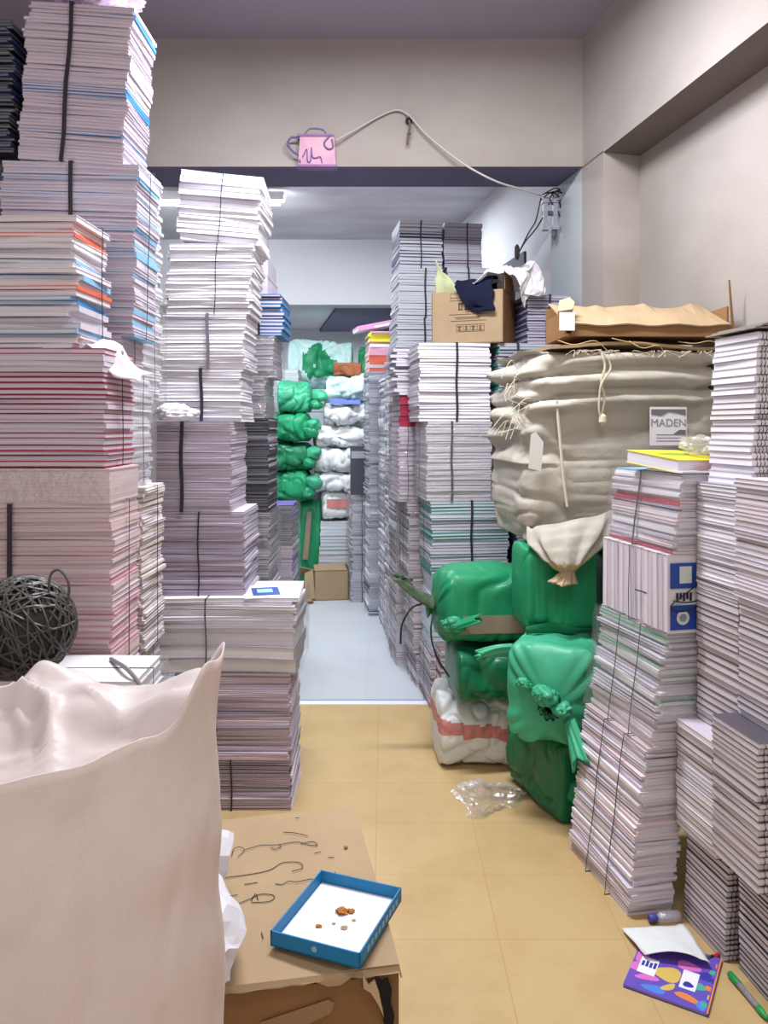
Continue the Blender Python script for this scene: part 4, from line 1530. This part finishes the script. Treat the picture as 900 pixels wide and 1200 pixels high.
# ------------------------------------------------------------------ cardboard box on the floor with tray and papers
BZ = .40
t = thing('cardboard_box', 'worn closed cardboard box on the floor with pen scribbles on its top', 'box', (.03, 1.56, 0), (0, 0, R(10)))
bw_, bl_ = .375, .64
bm = bmesh.new()
n = 10
top = []
rows = []
for i in range(n + 1):
    rows.append([])
    for j in range(n + 1):
        u, v = i / n, j / n
        z = BZ - .012 * (1 - u) * abs(v - .5) ** 2 * 2 - .008 * math.exp(-((v) / .08) ** 2) + .004 * nz((u * 3, v * 3, 0), 2, 4)
        rows[-1].append((-bw_ + bw_ * u, bl_ * v, z))
quadgrid(bm, rows, 0)
box(bm, -bw_, 0, .004, bl_, 0, BZ - .028)
obj('body', bm, M_CARDD, t)
bm = bmesh.new()
rows = [[(p[0], p[1], p[2] + .0015) for p in r] for r in rows]
quadgrid(bm, rows, 0)
# worn outer lip of the top flaps, torn towards the front
rng = random.Random(8)
pts = [(-bw_ + bw_ * i / 16, -.004, BZ - .016 - .004 * rng.random() - (.012 if i in (10, 11) else 0)) for i in range(17)]
quadgrid(bm, [[(p[0], .0, BZ - .0095), (p[0], -.005, BZ - .018), (p[0], -.006, p[2])] for p in pts])
quadgrid(bm, [[(.0, bl_ * i / 12, BZ - .008), (.006, bl_ * i / 12, BZ - .03 - .012 * rng.random())] for i in range(13)])
o = obj('top_flap', bm, M_CARD, t)
s = o.modifiers.new('s', 'SOLIDIFY')
s.thickness = .003
bm = bmesh.new()
prism(bm, [(-.052, -.030), (-.040, -.024), (-.034, -.034), (-.022, -.026), (-.014, -.050), (-.016, -.075), (-.009, -.10), (-.012, -.13), (-.004, -.16), (-.006, -.22), (.0, -.30), (-.012, -.30),
            (-.016, -.21), (-.024, -.17), (-.020, -.14), (-.031, -.11), (-.029, -.085), (-.038, -.07), (-.036, -.05)], 0, .003)
o = obj('torn_gap', bm, mat('torn_black', '#1e1b1c', .9), t, loc=(-.002, -.004, BZ))
o.rotation_euler = (R(90), 0, 0)
bm = bmesh.new()
prism(bm, [(-.27, -.085), (-.14, -.058), (-.128, -.066), (-.135, -.085), (-.26, -.13)], 0, .0006)
o = obj('tape_strip', bm, mat('tape_tan', '#97775a', .35), t, loc=(0, -.0005, BZ))
o.rotation_euler = (R(90), 0, 0)
bm = bmesh.new()
prism(bm, [(-.072, -.012), (-.060, -.034), (-.048, -.026), (-.040, -.05), (-.030, -.10), (-.041, -.075), (-.056, -.05), (-.07, -.04)], 0, .004)
o = obj('torn_edge', bm, M_CARDP, t, loc=(-.002, -.005, BZ))
o.rotation_euler = (R(90), 0, 0)
# scribbles, in box coordinates (x from right edge, y from front)
bm = bmesh.new()
SCR = [[(-.33, .44), (-.325, .47), (-.31, .475), (-.30, .46), (-.315, .43)], [(-.30, .46), (-.26, .475), (-.22, .47), (-.17, .475), (-.14, .455), (-.12, .45), (-.13, .47), (-.16, .465)],
       [(-.235, .46), (-.225, .45), (-.21, .46), (-.215, .47)], [(-.35, .345), (-.28, .35), (-.24, .36), (-.21, .385), (-.17, .38), (-.165, .355), (-.19, .345)],
       [(-.23, .30), (-.215, .295), (-.20, .305), (-.18, .30), (-.15, .305), (-.12, .30), (-.095, .315), (-.09, .325)], [(-.32, .235), (-.29, .25), (-.265, .265), (-.235, .255), (-.245, .235), (-.285, .237)],
       [(-.285, .245), (-.275, .268), (-.27, .245)], [(-.20, .53), (-.17, .52), (-.14, .50)], [(-.13, .415), (-.115, .418)], [(-.10, .39), (-.085, .388)], [(-.30, .31), (-.27, .313)],
       [(-.33, .27), (-.315, .272)], [(-.165, .60), (-.155, .598)], [(-.265, .13), (-.262, .11)], [(-.36, .41), (-.352, .43), (-.35, .41)]]
for s_ in SCR:
    ps = smooth_path([(x, y, BZ + .0042) for x, y in s_], 6)
    tube(bm, ps, .0009, 4)
obj('handwriting', bm, M_INK, t)

t = thing('blue_tray', 'shallow blue tray lid with a white inside, lying on the cardboard box', 'tray', (-.095, 1.668, BZ + .008), (0, 0, R(-21)))
tw_, tl_, th_ = .195, .235, .03
bm = bmesh.new()
box(bm, -tw_ / 2, tw_ / 2, -tl_ / 2, tl_ / 2, 0, .003)
for a in ((-tw_ / 2, tw_ / 2, -tl_ / 2, -tl_ / 2 + .003, 0, th_), (-tw_ / 2, tw_ / 2, tl_ / 2 - .003, tl_ / 2, 0, th_), (-tw_ / 2, -tw_ / 2 + .003, -tl_ / 2, tl_ / 2, 0, th_), (tw_ / 2 - .003, tw_ / 2, -tl_ / 2, tl_ / 2, 0, th_)):
    box(bm, *a)
obj('rim', bm, M_BLUE, t)
bm = bmesh.new()
box(bm, -tw_ / 2 + .004, tw_ / 2 - .004, -tl_ / 2 + .004, tl_ / 2 - .004, .003, .0042)
obj('white_lining', bm, mat('lining_white', '#e9ecf4', .5, .04, (20, 20, 20)), t)
bm = bmesh.new()
lathe(bm, [(.006, 0), (.006, .001)], 12, 0, Matrix.Translation((0, -tl_ / 2, .016)) @ Matrix.Rotation(R(90), 4, 'X'))
for k in range(9):
    box(bm, tw_ / 2, tw_ / 2 + .0006, -.08 + k * .02, -.068 + k * .02, .009, .02)
obj('rim_print', bm, mat('rim_print', '#8fb4c8', .5), t)
Tm = Matrix.Translation(t.location) @ Matrix.Rotation(R(-21), 4, 'Z')
M_CRUMB = mat('crumb_orange', '#b9762c', .6, .35, (80, 80, 80))
M_CRUMBP = mat('crumb_pale', '#c9a684', .7, .3, (80, 80, 80))
for k, (x, y, s_, m_, lb) in enumerate(((-.005, .025, .013, M_CRUMB, 'largest orange food scrap near the middle of the blue tray'), (.012, .035, .008, M_CRUMB, 'small orange scrap right beside the largest one in the tray'),
                                        (-.03, -.035, .006, M_CRUMB, 'orange crumb towards the left front of the tray'), (-.005, -.015, .004, M_CRUMBP, 'pale crumb between the scraps in the tray'),
                                        (.022, -.02, .007, M_CRUMBP, 'pale flaky crumb right of centre in the tray'), (.03, .01, .004, M_CRUMBP, 'tiny pale crumb nearest the printed side of the tray'))):
    crumple('food_crumb', lb, 'crumb', Tm @ Vector((x, y, .0043)), s_, s_ * .8, s_ * .35, m_, 40 + k, .6, sub=3)
crumple('food_crumb', 'orange crumb on the cardboard box beyond the blue tray', 'crumb', (-.095, 1.97, BZ + .004), .005, .005, .003, M_CRUMB, 50, .6, sub=2)

# crumpled white paper and plastic between sack and box
def sheet(name, label, cat, pts, m, seed, amp):
    return cloth_heap(name, label, cat, pts, .0015, m, seed, amp, 3, True)


M_PAPERW = mat('white_sheet', '#eceaf2', .5, .05, (6, 6, 6), trans=.15)
Q = lambda px, py, d: at(px, py, d)
sheet('crumpled_paper', 'large crumpled white sheet wedged between the open sack and the cardboard box', 'paper',
      [[Q(215, 1010, 1.62), Q(205, 1070, 1.50), Q(205, 1150, 1.42), Q(210, 1180, 1.36)], [Q(240, 1005, 1.66), Q(245, 1060, 1.54), Q(240, 1110, 1.40), Q(238, 1160, 1.38)],
       [Q(262, 1028, 1.64), Q(275, 1075, 1.50), Q(268, 1120, 1.42), Q(262, 1160, 1.42)], [Q(280, 1058, 1.64), Q(292, 1085, 1.56), Q(290, 1105, 1.50), Q(270, 1150, 1.47)]], M_PAPERW, 6, .03)
sheet('crumpled_paper', 'small curled white sheet above the large crumpled one, behind the open sack', 'paper',
      [[Q(222, 960, 1.80), Q(225, 1000, 1.74), Q(232, 1068, 1.70)], [Q(245, 970, 1.80), Q(250, 1000, 1.75), Q(250, 1066, 1.71)], [Q(272, 978, 1.84), Q(266, 1000, 1.78), Q(256, 1062, 1.73)]], M_PAPERW, 9, .015)

# ------------------------------------------------------------------ papers and pens on the floor at right
t = thing('activity_notebook', 'purple picture covered notebook lying on the floor under the white sheet', 'notebook', (.762, 2.092, 0), (0, 0, R(-31)))
bm = bmesh.new()
box(bm, -.10, .10, -.105, .125, .0015, .007)
obj('pages', bm, P_GREY, t)
M_PURP = mat('cover_violet', '#5d52b4', .4, 0, (9, 9, 1), col2='#6f4fb8')
bm = bmesh.new()
box(bm, -.103, .103, -.108, .128, .007, .0085)
box(bm, -.103, .103, -.108, .128, 0, .0015)
obj('cover', bm, M_PURP, t)


def blob(bm, x, y, rx, ry, z, mi, rot=0, n=18):
    vs = []
    for k in range(n):
        a = 2 * math.pi * k / n
        r = 1 + .12 * math.sin(3 * a + x * 50)
        px_, py_ = rx * r * math.cos(a), ry * r * math.sin(a)
        vs.append(bm.verts.new((x + px_ * math.cos(rot) - py_ * math.sin(rot), y + px_ * math.sin(rot) + py_ * math.cos(rot), z)))
    f = bm.faces.new(vs)
    f.material_index = mi


bm = bmesh.new()
for a in ((-.085, -.02, .022, .018, 0, 0), (-.055, -.05, .03, .012, 0, .3), (-.03, -.085, .03, .014, 2, .1), (-.01, -.01, .034, .03, 1, .4), (.0, -.06, .022, .01, 1, .9), (.05, -.075, .034, .012, 3, -.2),
          (.06, -.02, .026, .016, 5, .3), (.085, -.085, .012, .02, 2, 0), (.075, .03, .018, .018, 4, 0), (-.085, .03, .016, .03, 0, 0), (.03, .05, .03, .02, 0, 0)):
    blob(bm, a[0], a[1], a[2], a[3], .0089 + .00005 * a[0], a[4], a[5])
for k in range(6):
    box(bm, .082 + .01 * (k % 2), .096, -.09 + k * .034, -.072 + k * .034, .0085, .0092, (5, 1, 3, 4, 5, 3)[k])
box(bm, .099, .103, -.108, .128, .0085, .0092, 3)
obj('cover_picture', bm, [cov('print_pink', '#d873c8'), cov('print_gold', '#d8b860'), cov('print_azure', '#4f86dc'), cov('print_orange', '#e0864a'), cov('print_indigo', '#3a3aa0'), cov('print_teal', '#4fae9a')], t)
bm = bmesh.new()
box(bm, .022, .062, -.045, .03, .0092, .0096)
box(bm, -.085, -.04, -.04, .03, .0092, .0096)
lb = obj('cover_panel', bm, mat('panel_white', '#e8e8f2', .5), t)
bm = bmesh.new()
blob(bm, .042, -.026, .013, .011, .0099, 0)
for k in range(4):
    box(bm, -.08 + .01 * k, -.073 + .01 * k, -.01, .012 + .004 * (k % 2), .0096, .0099)
obj('panel_print', bm, cov('print_indigo', '#3a3aa0'), lb)

bm = bmesh.new()
rows = []
for i in range(15):
    u = i / 14
    row = []
    for j in range(15):
        v = j / 14
        p = (Vector((.682, 2.275, 0)) * (1 - u) * (1 - v) + Vector((.865, 2.290, 0)) * u * (1 - v) + Vector((.705, 2.145, 0)) * (1 - u) * v + Vector((.868, 2.108, 0)) * u * v)
        p.z = .014 + .022 * math.sin(u * math.pi) * v + .008 * v + .004 * nz((u * 2, v * 2, 0), 2, 6)
        if u > .9:
            p.z += .004
        row.append(p)
    rows.append(row)
quadgrid(bm, rows)
o = obj('paper_sheet', bm, mat('sheet_pale', '#dfe3e4', .6, .06, (8, 8, 8)), None, True)
s = o.modifiers.new('s', 'SOLIDIFY')
s.thickness = .0012
tag(o, 'plain white curled paper sheet lying on the purple notebook', 'paper')

# green marker
t = thing('marker_pen', 'clear marker pen with green caps on the floor by the right edge', 'marker', (.922, 2.01, .0095), (0, 0, R(98)))
MX = Matrix.Rotation(R(90), 4, 'Y')
bm = bmesh.new()
lathe(bm, [(.0075, -.045), (.0078, .045)], 14, 0, MX)
obj('barrel', bm, mat('barrel_grey', '#8f8f98', .25, .3, (60, 60, 60)), t, True)
M_GCAP = cov('cap_green', '#1f9a4e')
bm = bmesh.new()
lathe(bm, [(.004, .082), (.0085, .08), (.0092, .045), (.0092, .04)], 14, 0, MX)
obj('cap', bm, M_GCAP, t, True)
bm = bmesh.new()
lathe(bm, [(.0085, -.045), (.0085, -.058), (.005, -.078), (.003, -.08)], 14, 0, MX)
obj('end_plug', bm, M_GCAP, t, True)

t = thing('small_bottle', 'small clear bottle with a violet cap lying in front of the leaning stack', 'bottle', (.80, 2.318, .016), (0, 0, R(8)))
bm = bmesh.new()
lathe(bm, [(.006, -.005), (.014, .006), (.0155, .012), (.0155, .062), (.012, .068)], 16, 0, MX)
obj('body', bm, film('bottle_clear', '#d8d8e8', .2, .35), t, True)
bm = bmesh.new()
lathe(bm, [(.010, -.028), (.0125, -.026), (.0125, -.006), (.010, -.004)], 16, 0, MX)
obj('cap', bm, cov('cap_violet', '#4a4694'), t, True)
t = thing('red_pen', 'short red pen lying against the lowest notebook bundle', 'pen', (.905, 2.165, .007), (0, 0, R(25)))
bm = bmesh.new()
lathe(bm, [(.003, -.03), (.005, -.025), (.005, .03), (.003, .035)], 10, 0, MX)
obj('barrel', bm, cov('pen_red', '#c22a3a'), t, True)
bm = bmesh.new()
lathe(bm, [(.0055, -.032), (.0055, -.01)], 10, 0, MX)
obj('cap', bm, C_BLACK, t, True)

# ------------------------------------------------------------------ lintel: pink junction box, cable, hook, wiring
t = thing('junction_box', 'faded pink metal junction box fixed to the lintel wall with loose wires', 'junction box', at(372, 200, 4.149))
bm = bmesh.new()
bb = .095
prism(bm, [(-.095, 0), (.10, .005), (.09, .165), (-.085, .165)], 0, .06)
o = obj('body', bm, mat('pink_enamel', '#cfa0b2', .5, 0, (8, 8, 8), col2='#b98aa6'), t)
o.rotation_euler = (R(90), 0, 0)
bm = bmesh.new()
for z in (.004, .16):
    box(bm, -.1, .105 if z < .1 else .09, -.066, 0, z - .004, z + .008)
obj('frame', bm, mat('mauve_rust', '#8d6a9c', .6, .2, (20, 20, 20)), t)
bm = bmesh.new()
tube(bm, smooth_path([(-.08, -.05, .15), (-.13, -.05, .155), (-.15, -.05, .12), (-.12, -.05, .08), (-.09, -.05, .06), (-.085, -.06, .02)], 6), .006, 6)
tube(bm, smooth_path([(-.06, -.065, .17), (-.03, -.065, .195), (.03, -.065, .19), (.05, -.06, .17)], 6), .004, 6)
tube(bm, smooth_path([(.07, -.068, .16), (.04, -.068, .12), (.06, -.068, .09), (.085, -.068, .10), (.08, -.068, .14)], 6), .004, 6)
tube(bm, smooth_path([(-.07, -.066, .05), (-.05, -.066, .09), (-.045, -.066, .03), (-.03, -.066, .03), (-.025, -.066, .10), (-.02, -.066, .05), (.0, -.066, .045), (.02, -.066, .05), (.03, -.066, .02)], 5), .003, 5)
obj('wires', bm, mat('wire_purple', '#6c5a8c', .5), t)

M_CABLE = mat('cable_pale', '#b9b2ae', .6)
t = thing('cable', 'long pale cable running from the pink box over the hook down to the wiring', 'cable', at(395, 163, 4.12))
bm = bmesh.new()
o0 = Vector(t.location)
tube(bm, [Vector(p) - o0 for p in smooth_path([at(393, 165, 4.10), at(420, 150, 4.12), at(445, 136, 4.13), at(465, 129, 4.13), at(480, 136, 4.12), at(500, 158, 4.11), at(540, 190, 4.09), at(580, 212, 4.10), at(612, 222, 4.2), at(634, 229, 4.3)], 6)], .0055, 6)
obj('cord', bm, M_CABLE, t, True)
t = thing('wall_hook', 'dark nail hook with a dangling wire end on the lintel wall', 'hook', at(479, 142, 4.14))
bm = bmesh.new()
o0 = Vector(t.location)
lathe(bm, [(.018, 0), (.018, .012), (.008, .02)], 12, 0, Matrix.Rotation(R(90), 4, 'X'))
tube(bm, [(0, .01, 0), (0, -.05, 0)], .006, 6)
obj('nail', bm, M_STRING, t)
bm = bmesh.new()
tube(bm, smooth_path([(0, -.03, -.005), (.006, -.03, -.04), (-.004, -.028, -.08), (-.008, -.025, -.13)], 5), .006, 6)
lathe(bm, [(.004, -.01), (.012, 0), (.004, .01)], 10, 0, Matrix.Translation((0, -.028, -.075)))
obj('wire_end', bm, mat('wire_rust', '#6a5a50', .7), t)

t = thing('fuse_holder', 'grey porcelain fuse holder with tangled wires at the passage jamb', 'fuse holder', at(645, 268, 4.45))
o0 = Vector(t.location)
M_PORC = mat('porcelain_grey', '#9a9aa6', .4, .2, (20, 20, 20))
for k, xx in enumerate((-.03, .025)):
    bm = bmesh.new()
    box(bm, xx - .012, xx + .012, -.02, .02, .0, .17)
    box(bm, xx - .018, xx + .018, -.026, .026, .14, .17)
    box(bm, xx - .018, xx + .018, -.026, .026, -.01, .02)
    obj('fuse', bm, M_PORC, t)
bm = bmesh.new()
lathe(bm, [(.008, -.06), (.016, -.045), (.018, -.02), (.012, .0)], 10, 0, Matrix.Translation((.02, 0, 0)))
box(bm, -.045, .05, .0, .03, .08, .10)
obj('clamp', bm, mat('clamp_dark', '#5a5866', .5), t)
bm = bmesh.new()
rng = random.Random(2)
for k in range(10):
    p0 = Vector((rng.uniform(-.06, .03), 0, rng.uniform(.12, .2)))
    p2 = Vector((rng.uniform(.03, .10), rng.uniform(-.02, .05), rng.uniform(.02, .2)))
    md = (p0 + p2) / 2 + Vector((rng.uniform(-.03, .03), -.02, rng.uniform(.0, .05)))
    tube(bm, smooth_path([p0, md, p2], 6), .0035, 5)
obj('wires', bm, M_STRING, t)
t = thing('hanging_wire', 'pair of thin dark wires hanging from the fuse holder towards the carton', 'wire', at(634, 232, 4.42))
o0 = Vector(t.location)
for pts in ([at(634, 232, 4.42), at(628, 258, 4.42), at(620, 272, 4.42), at(612, 288, 4.42), at(606, 300, 4.42)], [at(636, 255, 4.42), at(628, 268, 4.42), at(615, 284, 4.42), at(606, 300, 4.42)]):
    bm = bmesh.new()
    tube(bm, [p - o0 for p in smooth_path(pts, 6)], .004, 5)
    obj('wire', bm, M_STRING, t)
bm = bmesh.new()
lathe(bm, [(.006, -.04), (.014, -.02), (.014, .03), (.005, .045)], 10, 0, Matrix.Translation(at(606, 296, 4.42) - o0))
obj('plug', bm, M_STRING, t)

# ------------------------------------------------------------------ sacks at the back of the passage
def bs(label, px0, px1, py0, py1, d, m, seed, name='white_sack', cat='sack', yaw=0, W=.42, necks=(0, 0), z=None, nexp=3.2, wr=.025, tape=None, pitch=0, **kw):
    a, b = at(px0, py1, d), at(px1, py0, d)
    L, Hh = b.x - a.x, b.z - a.z
    return tied_sack(label, L, W, Hh, ((a.x + b.x) / 2, d + W / 2, a.z if z is None else z), yaw, m, name, cat, necks, seed, wr=wr, nexp=nexp, tape=tape, ang=36, ns=30, **kw)


D = 7.15
t = bs('green sack with a tape stripe standing at the bottom of the green sack pile', 339, 376, 588, 658, 7.0, M_GREEN, 61, 'green_sack', W=.3, z=.03)
t.location.z = .02
t.scale.z = 1.45
bm = bmesh.new()
prism(bm, [(-.02, .18), (.03, .18), (.06, .47), (.02, .47)], 0, .002)
o = obj('tape', bm, M_TAPE, t, loc=(0, -.165, 0))
o.rotation_euler = (R(90), 0, 0)
tied_sack('green sack lying second from the bottom of the green sack pile', .42, .4, .26, (-.86, 7.10, .80), 0, M_GREEN, seed=62, necks=(0, 1), wr=.035, nexp=3.4, tail=.05)
tied_sack('green sack lying in the middle of the green sack pile', .42, .4, .26, (-.85, 7.10, 1.06), 0, M_GREEND, seed=63, necks=(0, 1), wr=.035, nexp=3.2, tail=.06)
tied_sack('green sack lying second from the top of the green sack pile', .40, .4, .26, (-.85, 7.10, 1.32), 0, M_GREEN, seed=64, necks=(0, 1), wr=.035, nexp=3.2, tail=.05)
tied_sack('round topped green sack crowning the green sack pile', .30, .36, .28, (-.79, 7.10, 1.57), 0, M_GREENL, seed=65, necks=(0, 1), wr=.03, nexp=2.4, tail=.05)
for _o in [o for o in bpy.data.objects if o.get('label', '').startswith('green sack lying') or o.get('label', '').startswith('round topped')]:
    crumple('knot', None, None, (.23, -.14, .10), .07, .07, .06, M_GREENL, len(_o['label']), .5, 1.9, 3, flat=False, parent=_o)
    crumple('knot', None, None, (.20, -.17, .03), .06, .05, .05, M_GREEN, len(_o['label']) + 3, .5, 1.9, 3, flat=False, parent=_o)
tied_sack('deep green sack left of the tape striped one at the bottom of the green pile', .26, .4, .78, (-1.04, 7.12, 0), 0, M_GREEND, seed=66, necks=(0, 0), wr=.02)
c = Col(6.95, .42)
bun(c, 'pale teal edged bundle at the foot of the white sack pile', 374, 428, 640, .03, P_COOL, [C_TEAL, P_COOL, C_LIGHT], straps=[])
bun(c, 'second pale teal edged bundle under the white sacks', 375, 428, 612, .03, P_COOL, [C_TEAL, P_COOL, C_WHITE], straps=[])
zs = c.z
WS = [('white sack with a red printed stripe, lowest of the white sack pile', 373, 420, 34, 71), ('white wrinkled sack second from the bottom of the white pile', 366, 416, 26, 72), ('plain white sack in the middle of the white pile', 368, 424, 31, 73),
      ('slumped white sack under the blue lettered one', 366, 426, 27, 74), ('white sack with blue lettering along its top', 378, 432, 29, 75), ('pale cyan bulging sack on top of the white pile', 384, 431, 34, 76)]
for k, (lb, a, b, hp, sd) in enumerate(WS):
    x0, x1 = (a - CX) * 7.0 / F, (b - CX) * 7.0 / F
    hh_ = hp * 7.0 / F
    t = tied_sack(lb, x1 - x0, .42, hh_, ((x0 + x1) / 2, 7.2 - .01 * k, zs), 10 - 9 * (k % 3), M_CSACK if k == 5 else M_WSACK, 'white_sack' if k < 5 else 'cyan_sack', 'sack', (0, 0), sd, wr=.045, nexp=2.7, ang=60, ns=50)
    if k in (0, 4):
        bm = bmesh.new()
        z0, z1 = ((.12, .2) if k == 0 else (.19, .24))
        quadgrid(bm, [[(-.14 + .03 * i, -.222 - .006 * math.sin(i), z0), (-.14 + .03 * i, -.222 - .006 * math.sin(i) + (.03 if k else 0), z1)] for i in range(10)])
        o = obj('printed_stripe', bm, M_REDP if k == 0 else M_BLUEP, t)
        s = o.modifiers.new('s', 'SOLIDIFY')
        s.thickness = .002
    zs += hh_ * .95
# top heap at the back
t = thing('plastic_sack', 'big clear and green plastic sack heaped on top at the back', 'sack', (-.63, 7.94, 1.83))
bm = sack_mesh(.64, .4, .46, None, (0, 0), 81, nexp=2.6, wr=.05)
for f in bm.faces:
    cc = f.calc_center_median()
    f.material_index = 1 if nz(cc, 5, 3) > -.02 and cc.x > -.16 else 0
obj('body', bm, [M_CSACK, M_GREEN], t, True)
t = thing('paper_stack', 'tall pale paper stack under the plastic sack at the back', 'paper stack', (-.58, 7.94, 0))
for k in range(8):
    bm = bmesh.new()
    box(bm, -.28, .52, -.19, .19, .228 * k, .228 * k + .222)
    obj('ream', bm, P_COOL, t)
tied_sack('small rust brown sack between the plastic sack and the cyan sack', .26, .2, .13, (-.33, 7.22, zs - .01), 0, mat('rust_sack', '#9a5a3c', .7, .2), 'brown_sack', 'sack', (0, 0), seed=83, wr=.02)
tied_sack('small green sack corner beside the bright magazines pile', .20, .22, .40, (-.155, 7.93, 1.836), 0, M_GREEN, 'green_sack', 'sack', (0, 0), seed=84, wr=.03)
bm = bmesh.new()

# open brown carton and flattened cardboard on the grey floor
t = thing('brown_carton', 'open brown carton lying on the grey floor at the back of the passage', 'carton', (-.455, 6.62, 0), (0, 0, R(8)))
bm = bmesh.new()
box(bm, -.12, .16, 0, .008, 0, .25)
box(bm, -.12, .16, .3, .308, 0, .25)
box(bm, .152, .16, 0, .3, 0, .25)
box(bm, -.12, .16, 0, .3, 0, .008)
box(bm, -.12, .16, 0, .3, .244, .25)
obj('body', bm, M_CARD, t)
bm = bmesh.new()
prism(bm, [(0, 0), (.10, .0), (.09, .22), (.02, .24)], 0, .006)
o = obj('flap', bm, M_CARDP, t, loc=(-.12, 0, .02))
o.rotation_euler = (R(90), 0, R(200))
bm = bmesh.new()
prism(bm, [(0, 0), (.16, .0), (.14, .12), (-.03, .13)], 0, .006)
o = obj('flap', bm, M_CARD, t, loc=(-.12, .06, .245))
o.rotation_euler = (R(10), R(28), R(100))
for k, (x, y, yw_, m_, lb) in enumerate(((-.72, 6.62, 10, M_CARDD, 'lower flattened cardboard piece left of the brown carton'), (-.70, 6.72, -8, M_CARD, 'upper flattened cardboard piece left of the brown carton'))):
    bm = bmesh.new()
    quadgrid(bm, [[(-.16 + .04 * i, -.15 + .3 * j / 4, .008 * k + .006 + .012 * abs(nz((i, j, k), .6, 2)) + .03 * k * (j / 4)) for j in range(5)] for i in range(8)])
    o = obj('cardboard_piece', bm, m_, None, loc=(x, y, .002))
    o.rotation_euler = (0, 0, R(yw_))
    s = o.modifiers.new('s', 'SOLIDIFY')
    s.thickness = .005
    tag(o, lb, 'cardboard')
